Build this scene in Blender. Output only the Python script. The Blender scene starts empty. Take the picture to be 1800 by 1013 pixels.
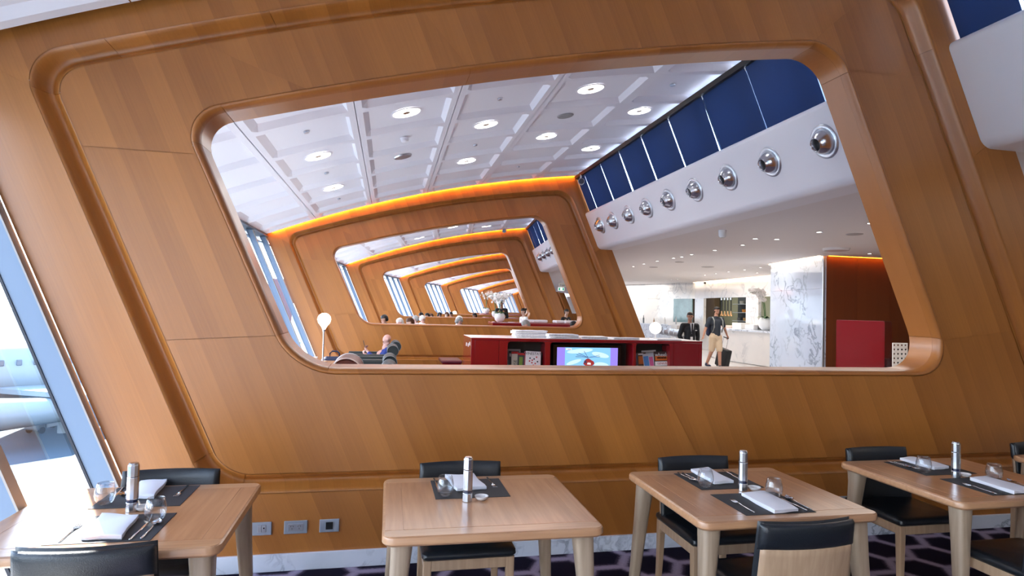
import bpy, bmesh, math, random
from math import sin, cos, pi, atan, sqrt, radians
from mathutils import Vector, Matrix
random.seed(7)
S = bpy.context.scene
COL = S.collection

# ------------------------------------------------------------------ camera
FPX = 1070.0
TH, PH, RO, CH = atan(228/FPX), atan(34.5/FPX), 0.0265, 1.70
fw = Vector((sin(TH)*cos(PH), cos(TH)*cos(PH), sin(PH)))
r0 = Vector((cos(TH), -sin(TH), 0)); u0 = r0.cross(fw)
rt = r0*cos(RO) + u0*sin(RO); up = u0*cos(RO) - r0*sin(RO)
CAM = Vector((0, 0, CH))
cd = bpy.data.cameras.new('camera'); cam = bpy.data.objects.new('camera', cd); COL.objects.link(cam)
cd.sensor_width = 36; cd.lens = 36*FPX/1800; cd.clip_start = .05; cd.clip_end = 800
cam.matrix_world = Matrix(((rt.x, up.x, -fw.x, 0), (rt.y, up.y, -fw.y, 0), (rt.z, up.z, -fw.z, CH), (0, 0, 0, 1)))
S.camera = cam
def at(px, py, X=None, Y=None, Z=None):
    d = fw*FPX + rt*(px-900) - up*(py-506.5)
    t = (X-CAM.x)/d.x if X is not None else (Y-CAM.y)/d.y if Y is not None else (Z-CAM.z)/d.z
    return CAM + d*t

# ------------------------------------------------------------------ world, sun, exposure
S.view_settings.view_transform = 'Standard'; S.view_settings.look = 'None'
S.view_settings.exposure = 0.5; S.view_settings.gamma = 1.0
S.view_settings.use_curve_mapping = False
W = bpy.data.worlds.new('world'); S.world = W; W.use_nodes = True
nt = W.node_tree; nt.nodes.clear()
wo = nt.nodes.new('ShaderNodeOutputWorld'); bg = nt.nodes.new('ShaderNodeBackground')
tc = nt.nodes.new('ShaderNodeTexCoord'); sx = nt.nodes.new('ShaderNodeSeparateXYZ'); cr = nt.nodes.new('ShaderNodeValToRGB')
nt.links.new(tc.outputs['Generated'], sx.inputs[0]); nt.links.new(sx.outputs['Z'], cr.inputs[0])
cr.color_ramp.elements[0].position = 0.0; cr.color_ramp.elements[0].color = (.86, .94, 1, 1)
cr.color_ramp.elements[1].position = .7; cr.color_ramp.elements[1].color = (.42, .62, 1, 1)
nt.links.new(cr.outputs[0], bg.inputs[0]); bg.inputs[1].default_value = 7.0
nt.links.new(bg.outputs[0], wo.inputs[0])
sl = bpy.data.lights.new('sun', 'SUN'); sl.energy = 45; sl.angle = .01; sl.color = (1, .96, .9)
so = bpy.data.objects.new('sun', sl); COL.objects.link(so)
so.rotation_euler = Vector((.88, -.898, -1)).to_track_quat('-Z', 'Y').to_euler()
def area(name, loc, sx_, sy_, e, col, direction, spread=pi):
    l = bpy.data.lights.new(name, 'AREA'); l.shape = 'RECTANGLE'; l.size = sx_; l.size_y = sy_; l.energy = e; l.color = col; l.spread = spread
    o = bpy.data.objects.new(name, l); COL.objects.link(o); o.location = loc
    o.rotation_euler = Vector(direction).to_track_quat('-Z', 'Y').to_euler(); return o
D0, BAY, NF = 4.12, 9.55, 7
FY = [D0 + BAY*k for k in range(NF)]
FX = [0, .12, 1.2, 3.4, 6.5, 10.6, 15.7]
# the lit ceiling of the dining bay behind the camera and of the back room
area('dining_ceiling_light', (1.2, -1.6, 3.4), 5.0, 4.0, 20, (1, .90, .82), (0, 0, -1))
for (x, y, e) in ((7.5, 1.5, 16), (8.0, 8.5, 60), (9.0, 16, 80), (12.0, 21, 85), (12.5, 30, 70)):
    area('back_room_ceiling_light', (x, y, 3.08), 3.2, 3.6, e, (1, .93, .84), (0, 0, -1))
for k in range(0, 5):
    area('lounge_ceiling_light', (FX[k]+1.2, FY[k]+5, 3.75), 4.0, 5.0, 85, (1, .93, .87), (0, 0, -1))
for k in range(-1, 5):          # daylight sampled through the window wall of each bay
    xx = FX[max(k, 0)]
    for dx_ in (0,):
        yy = D0+BAY*k + 4.9
        l = area('window_daylight', (xx-2.2-.25, yy, 1.75), 9.0, 3.2, 1, (1, 1, 1), (1, 0, -.43))
        l.data.cycles.is_portal = True
cy = S.cycles
cy.max_bounces = 8; cy.diffuse_bounces = 4; cy.glossy_bounces = 4; cy.transparent_max_bounces = 24; cy.transmission_bounces = 6
cy.sample_clamp_indirect = 6; cy.caustics_reflective = False; cy.caustics_refractive = False
cy.use_denoising = True

# ------------------------------------------------------------------ materials
MATS = {}
def srgb(r, g, b):
    f = lambda c: (c/255/12.92) if c/255 <= .04045 else ((c/255+.055)/1.055)**2.4
    return (f(r), f(g), f(b))
def pmat(name, col, rough=.5, metal=0, coat=0, emit=None, es=0, spec=.5, noise=0, nscale=20, bump=0, bscale=80, trans=0, ior=1.45, sheen=0):
    if name in MATS: return MATS[name]
    m = bpy.data.materials.new(name); m.use_nodes = True; n = m.node_tree; p = n.nodes['Principled BSDF']
    p.inputs['Base Color'].default_value = (*col, 1); p.inputs['Roughness'].default_value = rough; p.inputs['Metallic'].default_value = metal
    p.inputs['Specular IOR Level'].default_value = spec; p.inputs['Coat Weight'].default_value = coat; p.inputs['Coat Roughness'].default_value = .08
    p.inputs['Transmission Weight'].default_value = trans; p.inputs['IOR'].default_value = ior; p.inputs['Sheen Weight'].default_value = sheen
    if emit: p.inputs['Emission Color'].default_value = (*emit, 1); p.inputs['Emission Strength'].default_value = es
    t = n.nodes.new('ShaderNodeTexCoord')
    if noise:
        a = n.nodes.new('ShaderNodeTexNoise'); a.inputs['Scale'].default_value = nscale; a.inputs['Detail'].default_value = 3
        n.links.new(t.outputs['Object'], a.inputs['Vector'])
        mr = n.nodes.new('ShaderNodeMapRange'); mr.inputs[3].default_value = 1-noise; mr.inputs[4].default_value = 1+noise
        n.links.new(a.outputs[0], mr.inputs[0])
        mx = n.nodes.new('ShaderNodeVectorMath'); mx.operation = 'SCALE'; mx.inputs[0].default_value = col
        n.links.new(mr.outputs[0], mx.inputs['Scale']); n.links.new(mx.outputs[0], p.inputs['Base Color'])
    if bump:
        a = n.nodes.new('ShaderNodeTexNoise'); a.inputs['Scale'].default_value = bscale; n.links.new(t.outputs['Object'], a.inputs['Vector'])
        b = n.nodes.new('ShaderNodeBump'); b.inputs['Strength'].default_value = bump; b.inputs['Distance'].default_value = .01
        n.links.new(a.outputs[0], b.inputs['Height']); n.links.new(b.outputs[0], p.inputs['Normal'])
    MATS[name] = m; return m

class NG:
    """tiny node helper"""
    def __init__(s, m): s.n = m.node_tree; s.p = s.n.nodes['Principled BSDF']
    def v(s, x, i):
        if isinstance(x, (int, float)): i.default_value = x
        elif isinstance(x, tuple): i.default_value = x
        else: s.n.links.new(x, i)
    def m(s, op, a, b=None, c=None):
        k = s.n.nodes.new('ShaderNodeMath'); k.operation = op; s.v(a, k.inputs[0])
        if b is not None: s.v(b, k.inputs[1])
        if c is not None: s.v(c, k.inputs[2])
        return k.outputs[0]
    def comb(s, x, y, z):
        k = s.n.nodes.new('ShaderNodeCombineXYZ'); s.v(x, k.inputs[0]); s.v(y, k.inputs[1]); s.v(z, k.inputs[2]); return k.outputs[0]
    def sep(s, v):
        k = s.n.nodes.new('ShaderNodeSeparateXYZ'); s.v(v, k.inputs[0]); return k.outputs
    def white(s, v):
        k = s.n.nodes.new('ShaderNodeTexWhiteNoise'); s.v(v, k.inputs[0]); return k.outputs[0]
    def noise(s, v, sc, det=3, dist=0):
        k = s.n.nodes.new('ShaderNodeTexNoise'); s.v(v, k.inputs['Vector']); k.inputs['Scale'].default_value = sc; k.inputs['Detail'].default_value = det; k.inputs['Distortion'].default_value = dist; return k.outputs[0]
    def ramp(s, f, stops):
        k = s.n.nodes.new('ShaderNodeValToRGB'); s.v(f, k.inputs[0]); e = k.color_ramp.elements
        while len(e) < len(stops): e.new(.5)
        for i, (p, c) in enumerate(stops): e[i].position = p; e[i].color = (*c, 1)
        return k.outputs[0]
    def mix(s, f, a, b, mode='MIX'):
        k = s.n.nodes.new('ShaderNodeMixRGB'); k.blend_type = mode; s.v(f, k.inputs[0]); s.v(a, k.inputs[1]); s.v(b, k.inputs[2]); return k.outputs[0]
    def obj(s):
        k = s.n.nodes.new('ShaderNodeTexCoord'); return k.outputs['Object']
    def rnd(s):
        k = s.n.nodes.new('ShaderNodeObjectInfo'); return k.outputs['Random']

def veneer(name, c1, c2, leaf=.15, row=1.35, slant=.43, rough=.38, coat=.4, axis='x', grain=.1):
    m = bpy.data.materials.new(name); m.use_nodes = True; g = NG(m)
    X, Y, Z = g.sep(g.obj())[:3]
    if axis == 'x': s_ = g.m('ADD', X, g.m('MULTIPLY', Z, slant)); l_ = Z; d_ = Y
    elif axis == 'z': s_, l_, d_ = X, Z, Y
    else: s_, l_, d_ = X, Y, Z
    rnd = g.rnd()
    li = g.m('FLOOR', g.m('DIVIDE', g.m('ADD', s_, 50), leaf))
    ri = g.m('FLOOR', g.m('ADD', g.m('DIVIDE', g.m('ADD', l_, 20), row), g.m('MULTIPLY', g.white(g.comb(li, 3., 0.)), .6)))
    w = g.white(g.comb(li, ri, g.m('MULTIPLY', rnd, 9)))
    fr = g.m('FRACT', g.m('DIVIDE', g.m('ADD', s_, 50), leaf))
    gr = g.noise(g.comb(g.m('MULTIPLY', s_, 90), g.m('MULTIPLY', l_, 2.2), g.m('MULTIPLY', d_, 12)), 1.0, 4)
    big = g.noise(g.comb(g.m('MULTIPLY', s_, 3), l_, d_), 1.1, 2)
    f = g.m('ADD', g.m('MULTIPLY', w, .34), g.m('ADD', g.m('MULTIPLY', gr, .34), g.m('ADD', g.m('MULTIPLY', big, .34), g.m('MULTIPLY', fr, .12))))
    col = g.mix(g.m('MINIMUM', f, 1.0), (*c1, 1), (*c2, 1))
    n2 = m.node_tree; n2.links.new(col, g.p.inputs['Base Color'])
    g.p.inputs['Roughness'].default_value = rough; g.p.inputs['Coat Weight'].default_value = coat; g.p.inputs['Coat Roughness'].default_value = .30
    return m
def wood(name, c1, c2, rough=.4, coat=.2, axis='y', sc=1.0):
    m = bpy.data.materials.new(name); m.use_nodes = True; g = NG(m)
    X, Y, Z = g.sep(g.obj())[:3]
    st = {'x': (3, 45, 45), 'y': (45, 3, 45), 'z': (45, 45, 3)}[axis]
    v = g.comb(g.m('MULTIPLY', X, st[0]*sc), g.m('MULTIPLY', Y, st[1]*sc), g.m('MULTIPLY', Z, st[2]*sc))
    a = g.noise(v, 1.0, 4, .3); b = g.noise(g.comb(X, Y, g.m('MULTIPLY', g.rnd(), 30)), 3.0, 1)
    f = g.m('ADD', g.m('MULTIPLY', a, .7), g.m('MULTIPLY', b, .35))
    m.node_tree.links.new(g.ramp(f, [(.3, c1), (.75, c2)]), g.p.inputs['Base Color'])
    g.p.inputs['Roughness'].default_value = rough; g.p.inputs['Coat Weight'].default_value = coat; g.p.inputs['Coat Roughness'].default_value = .2
    return m
def marble(name, base=(.82, .84, .88), vein=(.16, .2, .28), sc=1.0, rough=.12, tint=None):
    m = bpy.data.materials.new(name); m.use_nodes = True; g = NG(m)
    o = g.obj(); X, Y, Z = g.sep(o)[:3]
    w = g.noise(o, 1.6*sc, 4); 
    v = g.comb(g.m('ADD', X, g.m('MULTIPLY', w, .9)), g.m('ADD', Y, g.m('MULTIPLY', w, .6)), g.m('ADD', Z, g.m('MULTIPLY', w, .5)))
    a = g.noise(v, 2.6*sc, 5, .6)
    vn = g.m('SUBTRACT', 1.0, g.m('MULTIPLY', g.m('ABSOLUTE', g.m('SUBTRACT', a, .5)), 26.0))
    vn = g.m('MAXIMUM', vn, 0.0)
    msk = g.m('MAXIMUM', g.m('MULTIPLY', g.m('SUBTRACT', g.noise(o, 1.3*sc, 2), .43), 6.0), 0.0); msk = g.m('MINIMUM', msk, 1.0)
    cl = g.noise(o, 5*sc, 4)
    c = g.mix(g.m('MULTIPLY', cl, .35), (*base, 1), (base[0]*.72, base[1]*.77, base[2]*.86, 1))
    c = g.mix(g.m('MULTIPLY', g.m('MULTIPLY', vn, msk), .75), c, (*vein, 1))
    m.node_tree.links.new(c, g.p.inputs['Base Color']); g.p.inputs['Roughness'].default_value = rough
    return m
def carpet():
    m = bpy.data.materials.new('hexagon_carpet'); m.use_nodes = True; g = NG(m)
    X, Y, Z = g.sep(g.obj())[:3]
    sc = 1/.35; x = g.m('MULTIPLY', Y, sc); y = g.m('MULTIPLY', X, sc)
    def cell(ox, oy):
        a = g.m('SUBTRACT', g.m('FLOORED_MODULO', g.m('ADD', x, 60+ox), 1.0), .5)
        b = g.m('SUBTRACT', g.m('FLOORED_MODULO', g.m('ADD', y, 60*1.732+oy), 1.732), .866)
        d = g.m('ADD', g.m('MULTIPLY', a, a), g.m('MULTIPLY', b, b)); return a, b, d
    a1, b1, d1 = cell(0, 0); a2, b2, d2 = cell(.5, .866)
    s_ = g.m('LESS_THAN', d1, d2)
    def sel(p, q): return g.m('ADD', g.m('MULTIPLY', s_, p), g.m('MULTIPLY', g.m('SUBTRACT', 1.0, s_), q))
    A = g.m('ABSOLUTE', sel(a1, a2)); B_ = g.m('ABSOLUTE', sel(b1, b2))
    h = g.m('MAXIMUM', A, g.m('ADD', g.m('MULTIPLY', A, .5), g.m('MULTIPLY', B_, .866)))
    n_ = g.noise(g.obj(), 60, 2)
    h = g.m('ADD', h, g.m('MULTIPLY', g.m('SUBTRACT', n_, .5), .06))
    col = g.ramp(h, [(.33, (.010, .007, .018)), (.385, (.05, .038, .065)), (.44, (.30, .25, .34)), (.5, (.36, .31, .42))])
    m.node_tree.links.new(col, g.p.inputs['Base Color']); g.p.inputs['Roughness'].default_value = .95; g.p.inputs['Specular IOR Level'].default_value = .1
    return m
def glassy(name, tint=(1, 1, 1), gloss=.08):
    m = bpy.data.materials.new(name); m.use_nodes = True; n = m.node_tree; n.nodes.clear()
    o = n.nodes.new('ShaderNodeOutputMaterial'); t = n.nodes.new('ShaderNodeBsdfTransparent'); t.inputs[0].default_value = (*tint, 1)
    gl = n.nodes.new('ShaderNodeBsdfGlossy'); gl.inputs['Roughness'].default_value = .02
    lw = n.nodes.new('ShaderNodeLayerWeight'); lw.inputs[0].default_value = .25
    mu = n.nodes.new('ShaderNodeMath'); mu.operation = 'MULTIPLY_ADD'; mu.inputs[1].default_value = .6; mu.inputs[2].default_value = gloss*.4
    n.links.new(lw.outputs['Facing'], mu.inputs[0])
    mx = n.nodes.new('ShaderNodeMixShader'); n.links.new(mu.outputs[0], mx.inputs[0]); n.links.new(t.outputs[0], mx.inputs[1]); n.links.new(gl.outputs[0], mx.inputs[2])
    n.links.new(mx.outputs[0], o.inputs[0]); return m
def fabric_blind():
    m = bpy.data.materials.new('navy_blind_fabric'); m.use_nodes = True; n = m.node_tree; n.nodes.clear()
    o = n.nodes.new('ShaderNodeOutputMaterial'); d = n.nodes.new('ShaderNodeBsdfDiffuse'); d.inputs[0].default_value = (.024, .027, .036, 1)
    t = n.nodes.new('ShaderNodeBsdfTranslucent'); t.inputs[0].default_value = (.0016, .0042, .014, 1)
    a = n.nodes.new('ShaderNodeAddShader'); n.links.new(d.outputs[0], a.inputs[0]); n.links.new(t.outputs[0], a.inputs[1]); n.links.new(a.outputs[0], o.inputs[0]); return m

VEN = veneer('timber_veneer', (.22, .064, .007), (.50, .188, .036), row=60)
VENR = veneer('timber_veneer_reveal', (.26, .078, .010), (.46, .165, .034), leaf=.35, row=60)
REDWOOD = veneer('dark_red_wood', (.16, .035, .008), (.22, .055, .012), slant=0, leaf=.3, row=9, coat=.1)
TABLE = wood('table_oak', (.38, .175, .082), (.55, .285, .145), rough=.28, coat=.5, axis='y')
TABLEEDGE = wood('table_oak_edge', (.40, .20, .10), (.57, .32, .17), rough=.3, coat=.4, axis='x')
LEGOAK = wood('leg_oak', (.30, .215, .145), (.46, .35, .25), rough=.45, axis='z')
CHOAK = wood('chair_oak', (.36, .225, .135), (.52, .36, .23), rough=.4, axis='z')
LEATHER = pmat('black_leather', (.011, .014, .018), .28, bump=.15, bscale=260, spec=.6)
MARBLE = marble('white_marble', base=(.80, .84, .92), sc=1.7); MARBLEBIG = marble('wall_marble', base=(.82, .79, .76), sc=.55, rough=.1, vein=(.42, .43, .46)); 
MARBLEBLUE = marble('pillar_marble', base=(.58, .65, .77), sc=.8, rough=.07)
CARPET = carpet()
WHITE = pmat('white_paint', (.90, .89, .93), .55, bump=.03)
CEILW = pmat('ceiling_white', (.82, .82, .88), .5)
LOWC = pmat('lower_ceiling_paint', (.84, .80, .80), .6)
CREAM = pmat('cream_wall', (.78, .74, .68), .6)
RED = pmat('red_lacquer', (.24, .004, .010), .08, coat=1)
REDEDGE = pmat('red_lacquer_edge', (.42, .10, .12), .15, coat=1)
BLACK = pmat('matt_black', (.008, .008, .009), .5)
NAVY = pmat('navy_trim', (.012, .016, .03), .4)
STEEL = pmat('brushed_steel', (.62, .64, .68), .24, metal=1)
STEEL2 = pmat('satin_steel', (.62, .66, .72), .38, metal=1)
CHROME = pmat('chrome', (.75, .76, .78), .1, metal=1)
ALU = pmat('blue_grey_aluminium', (.15, .215, .32), .38, metal=0)
TAN = pmat('tan_gasket', (.34, .32, .30), .5)
GLASSP = glassy('window_glass', (.93, .97, 1.0), .05)
CUPG = glassy('tumbler_glass', (.94, .955, .97), .10)
LINEN = pmat('white_linen', (.80, .80, .86), .8, bump=.1, bscale=300)
MATG = pmat('charcoal_placemat', (.030, .031, .036), .7, bump=.2, bscale=600)
CERAM = pmat('white_ceramic', (.85, .85, .85), .15)
BLIND = fabric_blind()
STONEF = pmat('pale_stone_floor', (.72, .68, .64), .16, noise=.05, nscale=3)
LAMPW = pmat('lamp_diffuser', (1, 1, 1), .5, emit=(1, .97, .92), es=7)
LAMPDOT = pmat('lamp_reflector', (.7, .6, .5), .3, metal=1)
COVE = pmat('amber_cove_light', (1, .4, .05), .5, emit=(1, .44, .045), es=30)
COVEW = pmat('warm_cove_light', (1, .8, .6), .5, emit=(1, .74, .48), es=22)
GLOBE = pmat('lamp_globe_glass', (1, 1, 1), .4, emit=(1, .86, .62), es=7)
SKIN1 = pmat('skin_tan', (.40, .20, .13), .5); SKIN2 = pmat('skin_pink', (.60, .33, .27), .5); SKIN3 = pmat('skin_light', (.55, .36, .28), .5)
HAIRB = pmat('black_hair', (.010, .008, .008), .45); HAIRG = pmat('grey_hair', (.32, .31, .30), .6); HAIRW = pmat('white_hair', (.75, .73, .70), .6); HAIRBR = pmat('brown_hair', (.10, .04, .02), .5)
SUIT = pmat('black_suit', (.010, .011, .014), .7); SHIRTW = pmat('white_shirt', (.8, .8, .82), .7); SHIRTB = pmat('blue_shirt', (.012, .03, .18), .7)
POLO = pmat('charcoal_polo', (.022, .028, .04), .8); BEIGE = pmat('beige_cotton', (.55, .42, .29), .8); NAVYC = pmat('navy_cloth', (.015, .02, .05), .8)
EYE = pmat('dark_eye', (.02, .015, .01), .2)
GREEN = pmat('leaf_green', (.035, .13, .02), .35, noise=.4, nscale=30); PETAL = pmat('white_petal', (.9, .86, .84), .6)
DKGREEN = pmat('dark_grey_green_fabric', (.018, .024, .024), .55); CREAML = pmat('cream_leather', (.6, .53, .46), .45)

ORDW = 'first second third fourth fifth sixth seventh eighth ninth tenth eleventh twelfth thirteenth fourteenth fifteenth sixteenth seventeenth eighteenth nineteenth twentieth twenty-first'.split()
# ------------------------------------------------------------------ mesh helpers
def obj(name, bm, mat, parent=None, loc=(0, 0, 0), smooth=False, label=None):
    if isinstance(bm, bmesh.types.BMesh):
        me = bpy.data.meshes.new(name); bmesh.ops.recalc_face_normals(bm, faces=bm.faces[:]) if not getattr(bm, '_k', None) and False else None
        bm.to_mesh(me); bm.free()
    else: me = bm
    mats = mat if isinstance(mat, (list, tuple)) else [mat]
    if not me.materials:
        for q in mats: me.materials.append(q)
    if smooth is True: me.polygons.foreach_set('use_smooth', [True]*len(me.polygons))
    elif smooth: me.set_sharp_from_angle(angle=radians(smooth)) if hasattr(me, 'set_sharp_from_angle') else None; me.polygons.foreach_set('use_smooth', [True]*len(me.polygons))
    me.update()
    o = bpy.data.objects.new(name, me); COL.objects.link(o); o.location = loc
    if parent: o.parent = parent
    if label: o['label'] = label
    return o
def thing(name, label, cat, loc=(0, 0, 0), rz=0, group=None):
    o = bpy.data.objects.new(name, None); COL.objects.link(o); o.location = loc; o.rotation_euler = (0, 0, rz); o.empty_display_size = .05
    o['label'] = label; o['category'] = cat
    if group: o['group'] = group
    return o
def tag(o, label, cat, group=None):
    o['label'] = label; o['category'] = cat
    if group: o['group'] = group
    return o
def struct(o): o['kind'] = 'structure'; return o
def copy_tree(o, parent=None):
    c = o.copy(); COL.objects.link(c)
    if parent: c.parent = parent
    for ch in list(o.children): copy_tree(ch, c)
    return c
def dup(o, loc, rz=None, label=None, group=None):
    c = copy_tree(o); c.location = loc
    if rz is not None: c.rotation_euler = (0, 0, rz)
    if label: c['label'] = label
    if group: c['group'] = group
    return c
def NB(): return bmesh.new()
def box(bm, c, s, bev=0, seg=2, rot=None, mi=0):
    r = bmesh.ops.create_cube(bm, size=1.0); vs = r['verts']
    bmesh.ops.scale(bm, vec=s, verts=vs)
    if bev:
        ed = list({e for v in vs for e in v.link_edges})
        rr = bmesh.ops.bevel(bm, geom=ed, offset=bev, segments=seg, affect='EDGES', profile=.5)
        vs = list({v for f in rr['faces'] for v in f.verts} | {v for v in vs if v.is_valid})
        vs = [v for v in vs if v.is_valid]
        seen = set(vs); st = list(vs)
        while st:
            v = st.pop()
            for e in v.link_edges:
                w = e.other_vert(v)
                if w not in seen: seen.add(w); st.append(w)
        vs = list(seen)
    M = Matrix.Translation(Vector(c))
    if rot is not None: M = M @ rot
    bmesh.ops.transform(bm, matrix=M, verts=vs)
    for v in vs:
        for f in v.link_faces: f.material_index = mi
    return vs
def lathe(bm, prof, n=24, c=(0, 0, 0), mi=0, M=None):
    """prof: list of (r,z)"""
    rings = []; allv = []
    for (r, z) in prof:
        if r < 1e-6: vv = [bm.verts.new((0, 0, z))]
        else: vv = [bm.verts.new((r*cos(2*pi*i/n), r*sin(2*pi*i/n), z)) for i in range(n)]
        rings.append(vv); allv += vv
    for a, b in zip(rings, rings[1:]):
        for i in range(n):
            j = (i+1) % n
            if len(a) == 1 and len(b) == 1: continue
            if len(a) == 1: f = bm.faces.new((a[0], b[j], b[i]))
            elif len(b) == 1: f = bm.faces.new((a[i], a[j], b[0]))
            else: f = bm.faces.new((a[i], a[j], b[j], b[i]))
            f.material_index = mi
    T = Matrix.Translation(Vector(c)) @ (M or Matrix())
    bmesh.ops.transform(bm, matrix=T, verts=allv); return allv
def tube(bm, pts, r, n=8, cap=True, mi=0):
    pts = [Vector(p) for p in pts]; rs = r if isinstance(r, (list, tuple)) else [r]*len(pts); rings = []
    ref = Vector((0, 0, 1))
    for i, p in enumerate(pts):
        d = (pts[min(i+1, len(pts)-1)] - pts[max(i-1, 0)]).normalized()
        rf = ref if abs(d.dot(ref)) < .95 else Vector((1, 0, 0))
        a = d.cross(rf).normalized(); b = d.cross(a).normalized()
        rings.append([bm.verts.new(p + (a*cos(2*pi*k/n)+b*sin(2*pi*k/n))*rs[i]) for k in range(n)])
    for A, B_ in zip(rings, rings[1:]):
        for k in range(n):
            f = bm.faces.new((A[k], B_[k], B_[(k+1) % n], A[(k+1) % n])); f.material_index = mi
    if cap:
        bm.faces.new(rings[0]).material_index = mi; bm.faces.new(rings[-1][::-1]).material_index = mi
def prism(bm, poly, z0, z1, mi=0, M=None):
    a = [bm.verts.new((x, y, z0)) for x, y in poly]; b = [bm.verts.new((x, y, z1)) for x, y in poly]; n = len(poly)
    bm.faces.new(a[::-1]); bm.faces.new(b)
    for i in range(n): bm.faces.new((a[i], a[(i+1) % n], b[(i+1) % n], b[i]))
    if M is not None: bmesh.ops.transform(bm, matrix=M, verts=a+b)
    return a+b
def quadm(bm, pts): return bm.faces.new([bm.verts.new(p) for p in pts])
def rrect(w, d, r, n=5):
    out = []
    for cx, cy_, a0 in ((w/2-r, d/2-r, 0), (-w/2+r, d/2-r, pi/2), (-w/2+r, -d/2+r, pi), (w/2-r, -d/2+r, 1.5*pi)):
        for i in range(n+1):
            a = a0 + pi/2*i/n; out.append((cx+r*cos(a), cy_+r*sin(a)))
    return out
def rslab(bm, w, d, r, z0, z1, ed=.008, c=(0, 0)):
    """rounded-corner slab with softened edges"""
    lv = []
    for (ins, z) in ((ed, z0), (0, z0+ed), (0, z1-ed), (ed*.3, z1-ed*.3), (ed, z1)):
        lv.append([bm.verts.new((x+c[0], y+c[1], z)) for x, y in rrect(w-2*ins, d-2*ins, max(r-ins, .002))])
    n = len(lv[0]); bm.faces.new(lv[0][::-1]); bm.faces.new(lv[-1])
    for A, B_ in zip(lv, lv[1:]):
        for i in range(n): bm.faces.new((A[i], A[(i+1) % n], B_[(i+1) % n], B_[i]))
def grid(bm, P, close_u=False):
    V = [[bm.verts.new(p) for p in row] for row in P]
    for a, b in zip(V, V[1:]):
        m_ = len(a)
        for i in range(m_ if close_u else m_-1): bm.faces.new((a[i], a[(i+1) % m_], b[(i+1) % m_], b[i]))
    return V
def text_mesh(s, size, ext=.0, align='CENTER'):
    c = bpy.data.curves.new('t', 'FONT'); c.body = s; c.size = size; c.extrude = ext; c.align_x = align; c.resolution_u = 2
    o = bpy.data.objects.new('t', c); COL.objects.link(o); dg = bpy.context.evaluated_depsgraph_get()
    me = bpy.data.meshes.new_from_object(o.evaluated_get(dg)); bpy.data.objects.remove(o); return me
def text(s, size, mat, parent, loc, rx=pi/2, rz=0, name='lettering', ext=.0004, align='CENTER'):
    me = text_mesh(s, size, ext, align); me.materials.clear(); o = obj(name, me, mat, parent, loc); o.rotation_euler = (rx, 0, rz); return o

# ------------------------------------------------------------------ portal frame profile (local x, z; front at y=0)
def zc(x): return 3.9947 + .28679*x - .02266*x*x + .000418*x**3      # ceiling curve
def bez(a, c, b, n):
    k = .55; p1 = a+(c-a)*k; p2 = b+(c-b)*k; out = []
    for i in range(1, n):
        t = i/n; out.append(a*(1-t)**3 + p1*3*t*(1-t)**2 + p2*3*t*t*(1-t) + b*t**3)
    return out
def loop(Lx, Rx, bot, top, rad):
    """Lx(z), Rx(z) side lines, bot z, top(x) curve, rad (BL,TL,TR,BR); returns index-matched loop + corner index marks"""
    def ix(fx):
        x = fx(3)
        for _ in range(40): x = fx(top(x))
        return Vector((x, top(x)))
    BL = Vector((Lx(bot), bot)); BR = Vector((Rx(bot), bot)); TL = ix(Lx); TR = ix(Rx)
    sides = [([BL+(TL-BL)*i/60 for i in range(61)], 12), ([Vector((x, top(x))) for x in [TL.x+(TR.x-TL.x)*i/200 for i in range(201)]], 24),
             ([TR+(BR-TR)*i/60 for i in range(61)], 12), ([BR+(BL-BR)*i/60 for i in range(61)], 24)]
    out = []; marks = []
    for s_, (pts, n) in enumerate(sides):
        ra, rb = rad[s_], rad[(s_+1) % 4]
        L = [0]
        for a, b in zip(pts, pts[1:]): L.append(L[-1]+(b-a).length)
        tot = L[-1]
        def samp(d):
            d = max(0, min(tot, d))
            for i in range(len(L)-1):
                if L[i+1] >= d: return pts[i].lerp(pts[i+1], (d-L[i])/(L[i+1]-L[i]+1e-9))
            return pts[-1]
        seg = [samp(ra+(tot-ra-rb)*i/n) for i in range(n+1)]
        marks.append(len(out)); out += seg
        nxt = sides[(s_+1) % 4][0]
        d = (nxt[1]-nxt[0]).normalized() if s_ != 0 and s_ != 1 else None
        # corner to next side start
        Ln = [0]
        for a, b in zip(nxt, nxt[1:]): Ln.append(Ln[-1]+(b-a).length)
        dd = rb; q = nxt[0]
        for i in range(len(Ln)-1):
            if Ln[i+1] >= dd: q = nxt[i].lerp(nxt[i+1], (dd-Ln[i])/(Ln[i+1]-Ln[i]+1e-9)); break
        marks.append(len(out)); out += bez(seg[-1], pts[-1], q, 9)
    return out, marks
otop = lambda x: 3.2275+.2375*x-.0127*x*x
# fit of the arch of the opening
import itertools
def fitq(P):
    n = len(P); 
    A = [[sum(p[0]**(i+j) for p in P) for j in range(3)] for i in range(3)]; b = [sum(p[1]*p[0]**i for p in P) for i in range(3)]
    M_ = Matrix([A[0], A[1], A[2]]); v = M_.inverted() @ Vector(b); return lambda x: v[0]+v[1]*x+v[2]*x*x
K_ = .993
sc_ = lambda L: [(x*K_, 1.7+(z-1.7)*K_) for x, z in L]
otop = fitq(sc_([(-1.004, 2.937), (-.663, 3.033), (.021, 3.233), (.841, 3.418), (1.916, 3.631), (3.265, 3.859)]))
ptop = fitq(sc_([(-1.875, 3.106), (-1.204, 3.337), (-.161, 3.655), (.809, 3.869), (2.2, 4.13), (3.6, 4.36)]))
gtop = lambda x: ptop(x)+.125
L4, MK = loop(lambda z: -.605-.452*(z-1.45), lambda z: 3.61+.43*(3.598-z)-.01, 1.272, otop, (.24, .22, .24, .36))
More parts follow.
